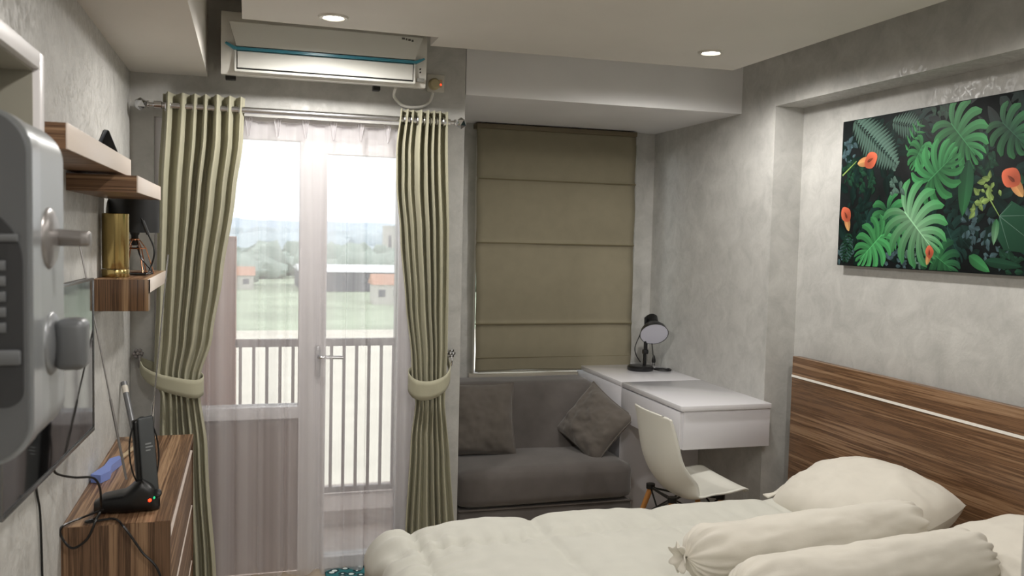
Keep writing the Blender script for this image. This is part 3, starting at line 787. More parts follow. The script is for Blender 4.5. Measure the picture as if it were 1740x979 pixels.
def bed_pillow(cx, cy, cz, rz, label, seed):
    M = Matrix.Translation((cx, cy, cz)) @ Matrix.Rotation(rz, 4, 'Z') @ Matrix.Rotation(math.radians(-17), 4, 'Y')
    t = thing('pillow', label, 'pillow', (cx, cy, cz))
    pillow(.48, .64, .25, M, seed, .010, 56, .30, p=2.4).build('pillowcase', LINEN, t, sharp=False)
    # flat hem along the open end
    e = MB().grid(lambda u, v: M @ Vector(((u-.5)*.36, .305+.03*v, .006*math.sin(u*20+seed)*v)), 30, 3)
    solid(e.build('hem', LINEN, t, sharp=False), .006)
bed_pillow(2.10, 2.60, .575, math.radians(4), 'plump white pillow at the window side of the headboard', 2)
bed_pillow(2.13, 1.92, .562, math.radians(-3), 'white pillow at the near side of the headboard behind the bolsters', 6)

def bolster(p0, p1, r, label, seed):
    a, b = Vector(p0), Vector(p1); ax = (b-a).normalized(); Ln = (b-a).length
    up = Vector((0, 0, 1)); sd = ax.cross(up).normalized(); up = sd.cross(ax)
    t = thing('bolster', label, 'bolster', (a+b)/2)
    def fn(u, v):
        s = v*Ln; th = 2*PI*u
        e = min(s, Ln-s)
        k = min(1, e/.10); rad = r*(1-(1-k)**2.2)**.5 if k < 1 else r
        rad = max(rad, .001)
        g = math.exp(-(e/.07)**2)
        rad *= 1 + .13*g*math.sin(15*th + 2*math.sin(3*th+seed))
        rad += .007*fb((s*5+seed, math.cos(th)*1.5, math.sin(th)*1.5), 1, 4)
        zz = math.sin(th)*rad; 
        if zz < 0: zz *= .86
        bend = .012*math.sin(PI*v+seed)
        return a + ax*s + sd*(math.cos(th)*rad + bend) + up*zz
    MB().grid(fn, 72, 90, wrap=True).build('bolster_cover', LINEN, t, sharp=False)
    # gathered frill at each tied end
    for q, dr in ((a, -1),):
        def fr(u, v):
            th = 2*PI*u; rad = .004 + .033*v*(1+.22*math.sin(7*th+seed))
            return q + ax*dr*(.002 + .020*v+.006*v*math.sin(5*th+seed)) + sd*math.cos(th)*rad + up*math.sin(th)*rad
        solid(MB().grid(fr, 54, 4, wrap=True).build('frill', LINEN, t, sharp=False), .003)
bolster((1.150, 2.13, .632), (2.03, 2.235, .622), .086, 'white bolster with gathered end lying in front of the far pillow', 1)
bolster((1.14, 1.84, .632), (1.98, 1.95, .634), .088, 'white bolster nearest the camera on the bed', 5)

# ------------------------------------------------------------------ picture
PX, PY0, PZ0, PW, PH = 2.448, 3.265, 1.405, 1.20, .615
t = thing('canvas_picture', 'canvas print of dark jungle leaves and orange flowers above the headboard', 'picture', (2.465, PY0-PW/2, PZ0))
B(PX, 2.482, PY0-PW, PY0, PZ0, PZ0+PH, .002).build('canvas', CANV, t)
pr = MB(); layer = [0]
def sh_(c, k): return tuple(max(0, min(1, x*k)) for x in c)
G = {'pale': lin('#7fb287')[:3], 'bright': lin('#3f9a55')[:3], 'mid': lin('#2f7443')[:3], 'deep': lin('#1d4a34')[:3], 'fern': lin('#5d7d70')[:3], 'dark': lin('#14302b')[:3], 'lime': lin('#8fae5a')[:3], 'blue': lin('#4e6a70')[:3]}
OR1, OR2 = lin('#cf5a30')[:3], lin('#d9a860')[:3]
def clip(p): return (min(max(p[0], .003), PW-.003), min(max(p[1], .003), PH-.003))
def pol(pts, cols):
    """a flat printed shape; pts in picture metres (u to the right, v up)"""
    x = PX - .0004 - layer[0]*.000001
    q = [clip(p) for p in pts]
    us = [p[0] for p in q]; vs = [p[1] for p in q]
    if max(us)-min(us) < .001 or max(vs)-min(vs) < .001: return
    pr.add([(x, PY0-p[0], PZ0+p[1]) for p in q], [list(range(len(q)))], 0, False, cols)
def blade(b, tip, w, c0, c1, n=7, fat=.5, bend=0):
    layer[0] += 1
    bx, by = b; dx, dy = tip[0]-bx, tip[1]-by; nx, ny = -dy, dx; l = math.hypot(dx, dy) or 1; nx /= l; ny /= l
    mid = [(bx+dx*k/n + nx*bend*l*math.sin(PI*k/n), by+dy*k/n + ny*bend*l*math.sin(PI*k/n)) for k in range(n+1)]
    wd = [w*(math.sin(PI*min(1, (k/n)**fat*.98+.02)))**.7 for k in range(n+1)]
    for side, br in ((1, 1.12), (-1, .8)):
        for k in range(n):
            a, c = mid[k], mid[k+1]
            q = [a, c, (c[0]+nx*wd[k+1]*side, c[1]+ny*wd[k+1]*side), (a[0]+nx*wd[k]*side, a[1]+ny*wd[k]*side)]
            t0, t1 = k/n, (k+1)/n
            mixc = lambda t_, f_: tuple((c0[i]*(1-t_)+c1[i]*t_)*f_*br for i in range(3))
            pol(q, [mixc(t0, 1), mixc(t1, 1), mixc(t1, .75), mixc(t0, .75)])
def line(a, b, w, c):
    layer[0] += 1
    dx, dy = b[0]-a[0], b[1]-a[1]; l = math.hypot(dx, dy) or 1; nx, ny = -dy/l*w, dx/l*w
    pol([(a[0]+nx, a[1]+ny), (b[0]+nx*.4, b[1]+ny*.4), (b[0]-nx*.4, b[1]-ny*.4), (a[0]-nx, a[1]-ny)], [c]*4)
def monstera(b, tip, size, c0, c1, n=7, spread=1.0):
    """heart-shaped leaf cut into broad rounded fingers on each side of the midrib"""
    dx, dy = tip[0]-b[0], tip[1]-b[1]; l = math.hypot(dx, dy); a0 = math.atan2(dy, dx)
    P = lambda f: (b[0]+dx*f, b[1]+dy*f)
    for side in (1, -1):
        br = 1.0 if side > 0 else .68
        for k in range(n):
            layer[0] += 1
            e = []
            for j in (k, k+1):
                f = j/n; ang = 2.75*(1-f)**1.05 + .12
                ln = size*(.62 + .62*math.sin(PI*min(1, .12+.72*f)))*(1 - .42*f**2)
                e.append((P(.86*f), ang, ln))
            T = 9; rows = []
            for q in range(T+1):
                t = q/T; pt = []
                for (p0, ang, ln) in e:
                    a = a0 + side*(ang - .45*t*t*(1 if ang > .5 else .3)); pt.append((p0[0]+math.cos(a)*ln*t, p0[1]+math.sin(a)*ln*t))
                cx, cy = (pt[0][0]+pt[1][0])/2, (pt[0][1]+pt[1][1])/2; hx, hy = (pt[0][0]-pt[1][0])/2, (pt[0][1]-pt[1][1])/2
                g = 1.0 if t < .2 else 1 - .30*min(1, (t-.2)/.4)
                if t > .72: g *= max(.0, 1-((t-.72)/.28)**2)**.5
                rows.append(((cx+hx*g, cy+hy*g), (cx, cy), (cx-hx*g, cy-hy*g)))
            for q in range(T):
                t0, t1 = q/T, (q+1)/T
                for i, sdk in ((0, 1.12), (1, .84)):
                    mk = lambda t_, ed: tuple((c0[z]*(1-t_)+c1[z]*t_)*br*sdk*(1 if ed else 1.12) for z in range(3))
                    pol([rows[q][i], rows[q+1][i], rows[q+1][i+1], rows[q][i+1]], [mk(t0, i == 0), mk(t1, i == 0), mk(t1, i == 1), mk(t0, i == 1)])
    line(b, tip, size*.022, sh_(c0, 1.7))
def fern(b, tip, w, c, n=18):
    dx, dy = tip[0]-b[0], tip[1]-b[1]; l = math.hypot(dx, dy); nx, ny = -dy/l, dx/l
    for k in range(n):
        f = k/n; s = (b[0]+dx*f, b[1]+dy*f); ww = w*(math.sin(PI*(.18+.78*f)))
        for sd_ in (1, -1):
            e = (s[0]+nx*ww*sd_+dx/l*ww*.45, s[1]+ny*ww*sd_+dy/l*ww*.45)
            blade(s, e, w*.11, sh_(c, 1.15 if sd_ > 0 else .8), sh_(c, .75), 4, .5)
    line(b, tip, .002, sh_(c, .4))
def cluster(c, r, col, n=14):
    for k in range(n):
        a = random.random()*2*PI; q = random.random()**.5*r; p = (c[0]+q*math.cos(a), c[1]+q*math.sin(a)); a2 = random.random()*2*PI; s = random.uniform(.018, .04)
        blade(p, (p[0]+s*math.cos(a2), p[1]+s*math.sin(a2)), s*.3, sh_(col, random.uniform(.7, 1.3)), sh_(col, .6), 4, .55)
def flower(c, d, s):
    """calla flower: pale throat, orange funnel with a rolled lip"""
    a0 = math.atan2(d[1], d[0])
    R = lambda u, v: (c[0]+u*math.cos(a0)-v*math.sin(a0), c[1]+u*math.sin(a0)+v*math.cos(a0))
    blade(R(-s*1.15, 0), R(s*.35, 0), s*.30, OR2, OR1, 8, .9)
    layer[0] += 1
    out = [(R(s*.05+s*.55*math.cos(a)*(1+.18*math.sin(a*2)), s*.50*math.sin(a)), 1.05+.35*math.sin(a+.8)) for a in [2*PI*k/22 for k in range(22)]]
    m_ = R(-s*.12, 0)
    for k in range(22):
        (p, f), (q, g) = out[k], out[(k+1) % 22]
        pol([m_, p, q], [sh_(OR1, .55), sh_(OR1, f), sh_(OR1, g)])
    blade(R(-s*.25, -s*.04), R(s*.28, s*.10), s*.09, sh_(OR1, .22), sh_(OR1, .5), 6, .7)
# background washes: dim foliage so the dark is never empty
for q_ in ((.20,.52,.35,.47),(.66,.30,.74,.24),(.42,.58,.50,.52),(.95,.60,1.02,.52),(.17,.20,.22,.12),(.62,.16,.68,.06),(1.08,.56,1.15,.5)): monstera(q_[:2], q_[2:], .09, sh_(G['dark'], 1.6), sh_(G['dark'], .9), 6)
for k in range(200):
    p = (random.uniform(0, PW), random.uniform(0, PH)); a = random.random()*2*PI; s = random.uniform(.04, .11)
    blade(p, (p[0]+s*math.cos(a), p[1]+s*math.sin(a)), s*.22, sh_(G['dark'], random.uniform(.5, 1.5)), sh_(G['dark'], .5), 5, .6)
for c, r, col in (((.033, .485), .06, G['blue']), ((.143, .276), .06, G['dark']), ((.056, .40), .05, G['deep']), ((.348, .037), .07, G['blue']), ((.46, .033), .06, G['fern']), ((.751, .169), .075, G['blue']), ((.846, .111), .07, G['blue']), ((.772, .395), .06, G['deep']), ((.903, .041), .05, G['deep']), ((.563, .603), .03, G['deep']), ((.05, .06), .05, G['blue']), ((.164, .353), .06, G['deep']), ((1.05, .3), .12, G['deep']), ((1.08, .10), .1, G['blue'])): cluster(c, r, col, 22)
fern((.072, .136), (.053, .01), .05, G['deep'], 9)
fern((.310, .578), (.467, .54), .055, G['fern'], 12)
fern((.079, .610), (.352, .401), .085, G['fern'], 20)
fern((.40, .46), (.47, .57), .05, G['bright'], 5)
monstera((.844, .517), (.944, .43), .085, G['deep'], G['mid'], 6)
monstera((1.02, .50), (1.12, .40), .10, G['deep'], G['mid'], 6)
monstera((.537, .075), (.666, .002), .09, G['mid'], G['deep'], 6)
monstera((.614, .54), (.735, .415), .115, G['mid'], G['bright'], 7)
blade((.705, .40), (.69, .20), .035, G['deep'], G['mid'], 8, .8)
monstera((.477, .472), (.43, .40), .06, G['mid'], G['bright'], 5)
monstera((.515, .335), (.625, .415), .115, G['mid'], G['bright'], 7)
monstera((.297, .238), (.343, .104), .10, G['deep'], G['bright'], 6)
monstera((.274, .132), (.150, .030), .10, G['bright'], G['bright'], 7)
monstera((.399, .223), (.545, .090), .150, G['pale'], G['bright'], 8)
blade((.731, .06), (.826, .008), .022, G['mid'], G['bright'], 8, .7)
blade((.80, .045), (.96, .03), .018, G['deep'], G['deep'], 6, .7)
hb = [(.853, .20), (.90, .25), (.97, .215), (1.01, .13), (.985, .075), (.88, .085), (.845, .13)]
pol(hb, [sh_(G['deep'], k) for k in (1.5, 1.2, 1, .8, .7, .9, 1.2)])
for e in ((.90, .24), (.96, .20), (.98, .12), (.90, .09)): line((.853, .20), e, .0015, sh_(G['fern'], 1.0))
blade((.842, .19), (.835, .10), .016, G['mid'], G['pale'], 6, .7)
line((.80, .27), (.853, .20), .003, G['lime'])
cluster((.799, .277), .055, G['lime'], 18); cluster((.756, .235), .03, G['lime'], 8); cluster((.327, .337), .05, G['fern'], 16)
line((.012, .385), (.10, .44), .004, G['lime'])
flower((.185, .437), (.95, .1), .068); flower((.048, .215), (-.3, .9), .062); flower((.540, .068), (.2, .9), .042); flower((.895, .325), (-.6, .75), .070); flower((.975, .36), (-.5, .8), .05)
flower((1.10, .22), (-.3, .9), .06)
pr.build('print', LEAF, t, sharp=False, recalc=False)

# ------------------------------------------------------------------ left wall: shelves
def shelf(name, label, x1, y0, y1, z0, z1, block=None):
    t = thing('wall_shelf', label, 'shelf', (XL, (y0+y1)/2, z0), None)
    B(XL, x1-.004, y0+.003, y1, z0, z1, .001).build('board', WOOD_X if not block else WOOD_Y, t)
    B(x1-.004, x1, y0, y1, z0, z1, .0008).build('edge_strip', EDGE, t)['label'] = 'front edge with glare in its pale colour'  # glare along the shelf front, put into a pale strip
    e = B(XL, x1-.004, y0, y0+.003, z0, z1).build('end_strip', WOOD_X, t)
    if block:
        B(XL, x1, y0-.004, y0+.05, z0-.055, z1-.001, .001).build('end_block', WOOD_S, t)
    return t
shelf('', 'highest and nearest floating wooden shelf on the left wall, black stand on it', -.33, 1.87, 2.82, 1.645, 1.695)
shelf('', 'middle floating wooden shelf just above the gold cylinder and black lampshade', -.284, 2.576, 3.22, 1.592, 1.637)
shelf('', 'lowest floating wooden shelf carrying the gold cylinder and table lamp', -.30, 2.99, 3.62, 1.29, 1.335, True)
# small black stand on the top shelf
t = thing('display_stand', 'small black folded stand on the highest wall shelf', 'stand', (-.385, 2.72, 1.695))
MB().prism([(-.412, 1.695), (-.385, 1.768), (-.381, 1.771), (-.378, 1.768), (-.350, 1.695)], lambda q: (q[0], 2.74, q[1]), lambda q: (q[0], 2.75, q[1])).build('folded_panel', BLACKM, t)
MB().prism([(-.412, 1.695), (-.385, 1.768), (-.381, 1.771)], lambda q: (q[0], 2.68, q[1]*.94+.1017), lambda q: (q[0], 2.74, q[1])).build('side_panel', mat('stand_grey', '#3c4047', .4), t)
# gold cylinder
gx, gy, gz = -.412, 3.12, 1.335
t = thing('gold_canister', 'shiny gold metal cylinder standing on the lowest wall shelf', 'canister', (gx, gy, gz))
MB().lathe([(0, .028), (.040, .028), (.041, .03), (.041, .205), (.039, .207), (.038, .205), (.038, .06), (0, .06)], 48, Matrix.Translation((gx, gy, gz))).build('cylinder', GOLD, t)
MB().lathe([(0, 0), (.041, 0), (.0425, .002), (.0425, .024), (.041, .0265), (0, .0265)], 48, Matrix.Translation((gx, gy, gz))).build('base_ring', GOLD, t)
# black shade lamp with copper wire foot
lx, ly = -.378, 3.33
t = thing('table_lamp', 'small table lamp with black drum shade and copper wire base on the lowest shelf', 'lamp', (lx, ly, 1.335))
MB().lathe([(.078, .145), (.080, .145), (.080, .262), (.078, .262), (.078, .145)], 40, Matrix.Translation((lx, ly, 1.335))).lathe([(0, .236), (.0775, .237), (.0775, .239), (0, .239)], 24, Matrix.Translation((lx, ly, 1.335))).build('lamp_shade', BLACKM, t)
MB().lathe([(.010, .10), (.012, .105), (.012, .135), (.016, .14), (.016, .165), (0, .166)], 16, Matrix.Translation((lx, ly, 1.335))).tube([(lx, ly, 1.49), (lx, ly, 1.575)], .004, 6).build('lamp_holder', BLACK, t)
wb = MB()
for k in range(6):
    a = 2*PI*k/6; c_, s_ = math.cos(a), math.sin(a); a2 = 2*PI*(k+1)/6
    wb.tube([(lx+.015*c_, ly+.015*s_, 1.455), (lx+.036*c_, ly+.036*s_, 1.425), (lx+.062*c_, ly+.062*s_, 1.338)], .0022, 6)
    wb.tube([(lx+.062*c_, ly+.062*s_, 1.338), (lx+.062*math.cos(a2), ly+.062*math.sin(a2), 1.338)], .0022, 6)
    wb.tube([(lx+.036*c_, ly+.036*s_, 1.425), (lx+.036*math.cos(a2), ly+.036*math.sin(a2), 1.425)], .0022, 6)
wb.lathe([(.015, 1.452-1.335), (.016, .12), (.014, .125)], 14, Matrix.Translation((lx, ly, 1.335)))
wb.build('wire_base', COPPER, t)
cb = MB().tube(spline([(lx+.01, ly-.015, 1.43), (lx+.03, ly-.07, 1.39), (lx+.06, ly-.06, 1.345), (lx+.01, ly-.10, 1.341), (lx-.03, ly-.06, 1.341), (lx+.03, ly-.12, 1.341), (lx+.065, ly-.09, 1.342), (lx+.0, ly-.13, 1.342), (lx+.05, ly-.15, 1.342), (lx+.06, ly-.10, 1.36), (lx+.072, ly-.09, 1.42), (lx+.05, ly-.085, 1.48), (lx+.03, ly-.086, 1.53)], 8), .0032, 6)
cb.build('cord', BLACK, t)
MB().tube([(lx+.052, ly-.087, 1.475), (lx+.035, ly-.089, 1.52)], .006, 8).build('cord_switch', GREYD, t)

# ------------------------------------------------------------------ drawer cabinet
RX = -.195
t = thing('drawer_cabinet', 'striped wooden drawer cabinet against the left wall under the television', 'cabinet', (-.33, 3.0, 0))
B(XL, RX, 2.4785, 3.52, .7165, .718).box(XL, RX, 2.499, 3.52, .700, .7165).build('cabinet_top', WOOD_Y, t)
B(XL, RX, 2.478, 2.498, 0, .7163).build('side_panel', WOOD_Z, t)
B(XL, RX, 3.50, 3.52, 0, .6995).build('side_panel', WOOD_Z, t)
B(XL, RX-.03, 2.4985, 3.4995, .0, .6985).build('carcass', WOOD_Y, t)
for z0, z1 in ((.46, .66), (.245, .45), (.03, .235)):
    d_ = B(RX-.028, RX-.004, 2.502, 3.496, z0, z1, .0015).build('drawer', WOOD_Y, t)
    B(RX-.010, RX-.002, 2.505, 3.493, z1-.003, z1+.003).build('edge_strip', EDGE, d_)

# antenna on the cabinet
ax_, ay_ = -.265, 2.60; az = .718
t = thing('television_antenna', 'black indoor antenna with grey upright panel and telescopic rods on the cabinet', 'antenna', (ax_, ay_, az))
bs = MB()
def ab(u, v):
    th = 2*PI*u
    x = -.398 + .165*v
    hgt = lerp_tab([(0, .03), (.15, .048), (.45, .055), (.75, .095), (.9, .075), (1, .03)], v)
    wd = lerp_tab([(0, .018), (.15, .04), (.6, .05), (.9, .045), (1, .02)], v)
    c_, s_ = math.cos(th), math.sin(th)
    return (x, ay_ + wd*math.copysign(abs(c_)**.6, c_), az + hgt*.5 + hgt*.5*math.copysign(abs(s_)**.6, s_))
bs.grid(ab, 32, 24, wrap=True)
bs.build('base', BLACK, t)
tl = Matrix.Translation((-.262, ay_-.01, az+.05)) @ Matrix.Rotation(math.radians(-4), 4, 'Y') @ Matrix.Rotation(math.radians(28), 4, 'Z')
B(-.026, .026, -.006, .016, 0, .205, .006, 3, M=tl).build('back_shell', BLACK, t)
B(-.017, .026, -.013, -.0065, .0, .212, .005, 3, M=tl).build('front_panel', mat('antenna_grey', '#4b4e50', .4, .2), t)['label'] = 'grey front panel'
tx = MB()
for k, w_ in enumerate((.016, .02, .013)): tx.box(-.002, -.002+w_, -.0137, -.0131, .135-.009*k, .1385-.009*k, M=tl)
tx.build('lettering', mat('faint_print', '#8d9092', .5), t)
MB().tube([tl @ Vector((.0 + .040*math.cos(a), .004, .11 + .10*math.sin(a))) for a in [2*PI*k/30 for k in range(30)]], .0022, 6, closed=True).build('loop_aerial', BLACK, t)
r1 = [(-.318, ay_, az+.085), (-.447, ay_+.06, 1.475)]
MB().tube([r1[0], Vector(r1[0]).lerp(Vector(r1[1]), .33)], .0035, 8).tube(r1, .0022, 8).build('telescopic_rod', NICKEL, t)
r2 = [(-.268, ay_+.02, az+.09), (-.212, ay_+.02, 1.425)]
MB().tube([r2[0], Vector(r2[0]).lerp(Vector(r2[1]), .33)], .0035, 8).tube(r2, .0020, 8).build('telescopic_rod', CHROME, t)
MB().lathe([(0, 0), (.011, 0), (.012, .008), (.009, .014), (0, .015)], 16, Matrix.Translation((-.236, ay_-.02, az+.047)) @ Matrix.Rotation(math.radians(70), 4, 'X')).build('knob', BLACK, t)
bm = bmesh.new(); bmesh.ops.create_icosphere(bm, subdivisions=2, radius=.005)
MB().bm(bm, 0, True, Matrix.Translation((-.254, ay_-.043, az+.036))).build('power_light', LEDR, t)
bm = bmesh.new(); bmesh.ops.create_icosphere(bm, subdivisions=2, radius=.004)
MB().bm(bm, 0, True, Matrix.Translation((-.244, ay_-.036, az+.04))).build('signal_light', LEDG, t)
cbl = MB().tube(spline([(-.425, 2.26, .95), (-.435, 2.28, .915), (-.41, 2.36, .88), (-.378, 2.44, .855), (-.366, 2.47, .82), (-.368, 2.50, .775), (-.375, 2.555, .745)], 8), .003, 6)
tag(cbl.build('antenna_cable', BLACK, loc=(-.42, 2.4, .85)), 'thin black cable hanging from the television down to the antenna', 'cable')
cbl = MB().tube(spline([(-.37, 2.56, .735), (-.42, 2.52, .727), (-.455, 2.468, .724), (-.462+.006, 2.462, .700), (-.43, 2.460, .668), (-.395, 2.460, .69), (-.375, 2.465, .735), (-.37, 2.50, .745), (-.385, 2.52, .724), (-.405, 2.50, .723), (-.39, 2.49, .724), (-.34, 2.51, .723), (-.31, 2.466, .716), (-.265, 2.464, .645), (-.215, 2.460, .56), (-.20, 2.44, .30), (-.20, 2.42, .004)], 8), .0032, 6)
tag(cbl.build('power_cable', BLACK, loc=(-.35, 2.47, .72)), 'looped black cable trailing over the front end of the cabinet', 'cable')
cbl = MB().tube(spline([(-.456, 2.19, .93), (-.456, 2.19, .90), (-.455, 2.215, .85), (-.455, 2.225, .80), (-.456, 2.24, .70), (-.456, 2.25, .5), (-.456, 2.25, .2), (-.456, 2.25, .01)], 8), .003, 6)
tag(cbl.build('television_cable', BLACK, loc=(-.456, 2.2, .9)), 'black cable hanging down the bare left wall below the television', 'cable')
# blue handled tool and pole
t = thing('squeegee', 'blue plastic handled tool with pale rod lying on the cabinet by the wall', 'tool', (-.42, 3.05, .718))
MB().prism([(-.455, 2.90), (-.425, 2.885), (-.405, 2.93), (-.41, 3.0), (-.392, 3.10), (-.405, 3.125), (-.428, 3.09), (-.432, 3.0)], lambda q: (q[0], q[1], .719), lambda q: (q[0], q[1], .744)).build('handle', BLUE, t)['label'] = 'blue plastic handle'
MB().tube([(-.41, 3.09, .732), (-.352, 3.42, .732)], .007, 8).build('rod', mat('pale_rod', '#b9a585', .4, .3), t)
t = thing('telescopic_pole', 'grey pole with a pale band leaning against the wall behind the antenna', 'pole', (-.39, 3.45, .718))
MB().tube([(-.385, 3.42, .719), (-.436, 3.56, .875)], .011, 12).tube([(-.4435, 3.58, .898), (-.447, 3.59, .91)], .0125, 12).build('tube', mat('pole_grey', '#6f7072', .4, .4), t)
MB().tube([(-.436, 3.56, .874), (-.4435, 3.58, .898)], .0118, 12).build('band', mat('pole_band', '#c3bdb2', .5), t)['label'] = 'pale band'

# ------------------------------------------------------------------ television
F_, N_ = Vector((-.402, 2.62, 0)), Vector((-.440, 1.83, 0))
ty = (F_-N_).normalized(); tn = Vector((ty.y, -ty.x, 0)); Ltv = (F_-N_).length
TM = Matrix(((tn.x, ty.x, 0, N_.x), (tn.y, ty.y, 0, N_.y), (0, 0, 1, 0), (0, 0, 0, 1)))   # local: x out of the screen, y along it
t = thing('television', 'black flat television with thin silver bezel on the left wall', 'television', (-.42, 2.22, .94))
B(-.028, -.004, 0, Ltv, .942, 1.358, .006, 3, M=TM).build('back_case', BLACK, t)
B(-.004, -.0005, .006, Ltv-.006, .952, 1.352, M=TM).build('screen', SCREEN, t)
fr = MB(); fr.box(-.006, .002, 0, Ltv, .940, .951, .001, M=TM).box(-.006, .002, 0, Ltv, 1.3525, 1.359, .001, M=TM).box(-.006, .002, Ltv-.005, Ltv, .951, 1.3525, .001, M=TM).box(-.006, .002, 0, .006, .951, 1.3525, .001, M=TM)
fr.build('bezel', mat('bezel_silver', '#77787a', .25, .8), t)
B(XL, -.44, 2.15, 2.35, 1.08, 1.24, .002).box(-.45, -.42, 2.2, 2.3, 1.12, 1.2).build('wall_bracket', BLACK, t)

# ------------------------------------------------------------------ open wall cabinet at the near left
t = thing('wall_cabinet', 'white framed open wall cabinet high on the near left wall', 'cabinet', (XL, 1.5, 1.4))
CWH = mat('cabinet_white', '#d3d0d0', .35); CIN = mat('cabinet_inside', '#8f8c80', .5)
x1 = -.356
cf = MB(); cf.box(XL, x1, 1.766, 1.80, 1.40, 1.806, .002).box(XL, x1, 1.10, 1.766, 1.776, 1.806, .002).box(XL, x1, 1.10, 1.766, 1.40, 1.43, .002)
cf.build('frame', CWH, t)
B(XL, XL+.006, 1.12, 1.766, 1.43, 1.776).build('back_panel', CIN, t)
b = MB(); b.box(XL+.006, x1-.012, 1.762, 1.766, 1.43, 1.776).box(XL+.006, x1-.012, 1.12, 1.762, 1.772, 1.776); b.build('lining', CIN, t)

# ------------------------------------------------------------------ grey appliance at the near left edge
t = thing('wall_mounted_appliance', 'blurred grey plastic appliance with lever and knob at the near left', 'appliance', (XL, 1.38, 1.2))
AX, AY0, AY1, AZ0, AZ1, AR = -.27, 1.27, 1.49, 1.185, 1.648, .055
def rprof(x1_, z0_, z1_, r, xl=XL, n=10):
    p = [(xl, z0_)]
    p += [(x1_-r + r*math.cos(a), z0_+r + r*math.sin(a)) for a in [-PI/2 + PI/2*k/n for k in range(n+1)]]
    p += [(x1_-r + r*math.cos(a), z1_-r + r*math.sin(a)) for a in [PI/2*k/n for k in range(n+1)]]
    p += [(xl, z1_)]; return p
MB().prism(rprof(AX, AZ0, AZ1, AR), lambda q: (q[0], AY0+.012, q[1]), lambda q: (q[0], AY1, q[1]), 0, True).build('housing', GREYL, t)
MB().prism(rprof(AX-.003, AZ0+.003, AZ1-.003, AR), lambda q: (q[0], AY0, q[1]), lambda q: (q[0], AY0+.0118, q[1]), 0, True).build('front_cover', GREYP, t)
MB().prism(rprof(AX+.0015, AZ0-.0015, AZ1+.0015, AR), lambda q: (q[0], AY0+.0125, q[1]), lambda q: (q[0], AY0+.06, q[1]), 0, True).build('front_rim', mat('rim_grey', '#8f9294', .28, .4), t)
arch = [(-.45, 1.262)] + [(-.3 + .022*math.cos(a), 1.284+.022*math.sin(a)) for a in [-PI/2+PI/2*k/6 for k in range(7)]] + [(-.278-.075+.075*math.cos(a), 1.45+.078*math.sin(a)) for a in [PI/2*k/10 for k in range(11)]] + [(-.45, 1.53)]
MB().prism(arch, lambda q: (q[0], AY0-.0015, q[1]), lambda q: (q[0], AY0+.004, q[1])).build('recess_shade_plate', GREYD, t)  # slightly raised dark plate; the shade of a hollow is in its colour
gr = MB()
for k in range(5): gr.box(-.45, -.297, AY0-.006, AY0-.0014, 1.36+.02*k, 1.373+.02*k, .001)
gr.box(-.45, -.282, AY0-.008, AY0-.0014, 1.477, 1.487, .002).box(-.45, -.28, AY0-.010, AY0-.0014, 1.318, 1.338, .003)
gr.build('grille', mat('grille_grey', '#5a5c5e', .45), t)
def ell(cy, cz, ry, rz_, hx):
    return MB().grid(lambda u, v: (AX-.001 + hx*math.sin(PI/2*v), cy + ry*math.cos(2*PI*u)*math.cos(PI/2*v*.999), cz + rz_*math.sin(2*PI*u)*math.cos(PI/2*v*.999)), 32, 10, wrap=True)
lev = ell(1.388, 1.481, .052, .044, .012).build('lever_plate', NICKEL, t)
b = MB().tube([(AX+.004, 1.40, 1.484), (AX+.040, 1.40, 1.482)], .011, 12)
b.box(AX+.006, AX+.052, 1.392, 1.412, 1.470, 1.492, .005, 3); b.build('lever', NICKEL, t)
ell(1.40, 1.330, .052, .046, .012).build('knob_plate', mat('knob_plate_grey', '#77797b', .35, .4), t)
B(AX+.006, AX+.048, 1.375, 1.425, 1.292, 1.366, .012, 4).build('knob', GREYP, t)

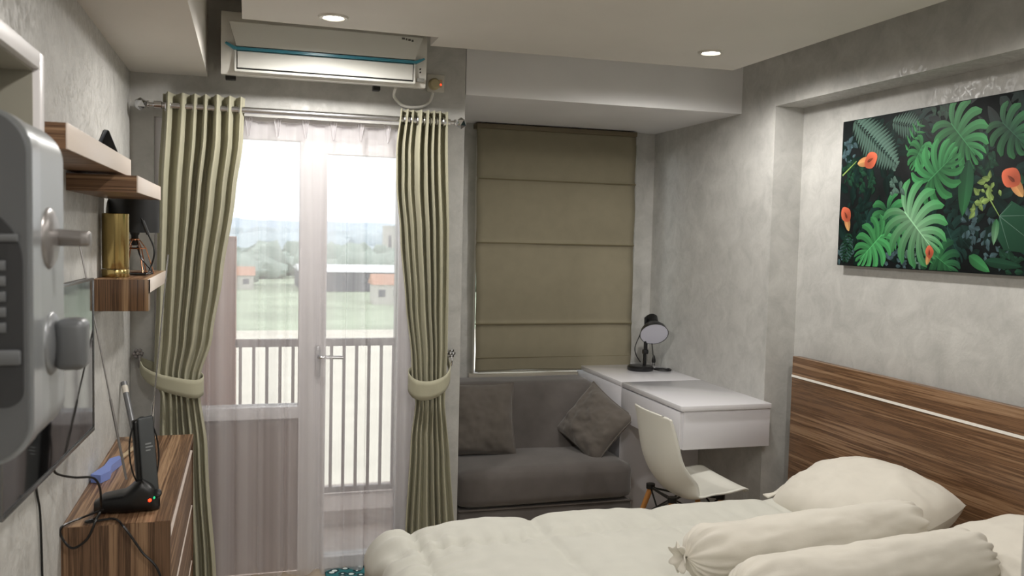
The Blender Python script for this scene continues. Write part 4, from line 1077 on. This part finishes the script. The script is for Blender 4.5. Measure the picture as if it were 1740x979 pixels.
# ------------------------------------------------------------------ world, light, camera
W = bpy.data.worlds.new('hazy_sky'); bpy.context.scene.world = W; W.use_nodes = True
nt = W.node_tree; nt.nodes.clear()
o = nt.nodes.new('ShaderNodeOutputWorld'); bg = nt.nodes.new('ShaderNodeBackground')
tc = nt.nodes.new('ShaderNodeTexCoord'); sx = nt.nodes.new('ShaderNodeSeparateXYZ'); rp = nt.nodes.new('ShaderNodeValToRGB')
nt.links.new(tc.outputs['Generated'], sx.inputs[0]); nt.links.new(sx.outputs['Z'], rp.inputs[0]); nt.links.new(rp.outputs[0], bg.inputs[0]); nt.links.new(bg.outputs[0], o.inputs[0])
rp.color_ramp.elements[0].position = 0; rp.color_ramp.elements[0].color = (.92, .95, 1, 1)
rp.color_ramp.elements[1].position = .5; rp.color_ramp.elements[1].color = (1, 1, 1, 1)
bg.inputs[1].default_value = 2.6

cd = bpy.data.cameras.new('camera'); cam = bpy.data.objects.new('camera', cd); C.objects.link(cam)
cd.sensor_width = 36; cd.lens = 1500/1740*36; cd.clip_start = .05; cd.clip_end = 8000
yw, pt, rl_ = (math.radians(a) for a in (16.6953, -3.4006, 1.3398))
fw = Vector((math.sin(yw)*math.cos(pt), math.cos(yw)*math.cos(pt), math.sin(pt))); rt_ = Vector((math.cos(yw), -math.sin(yw), 0)); up = rt_.cross(fw)
r2_ = rt_*math.cos(rl_) + up*math.sin(rl_); u2 = up*math.cos(rl_) - rt_*math.sin(rl_)
cam.matrix_world = Matrix(((r2_.x, u2.x, -fw.x, 0), (r2_.y, u2.y, -fw.y, 0), (r2_.z, u2.z, -fw.z, 1.5), (0, 0, 0, 1)))
cd.dof.use_dof = True; cd.dof.focus_distance = 3.6; cd.dof.aperture_fstop = 5.6
S = bpy.context.scene; S.camera = cam
S.view_settings.view_transform = 'Standard'; S.view_settings.look = 'None'; S.view_settings.exposure = -.26
S.cycles.use_denoising = True; S.cycles.max_bounces = 10; S.cycles.diffuse_bounces = 5; S.cycles.transparent_max_bounces = 16
S.cycles.sample_clamp_indirect = 6
for ob in bpy.data.objects:
    if '_w' in ob: del ob['_w']
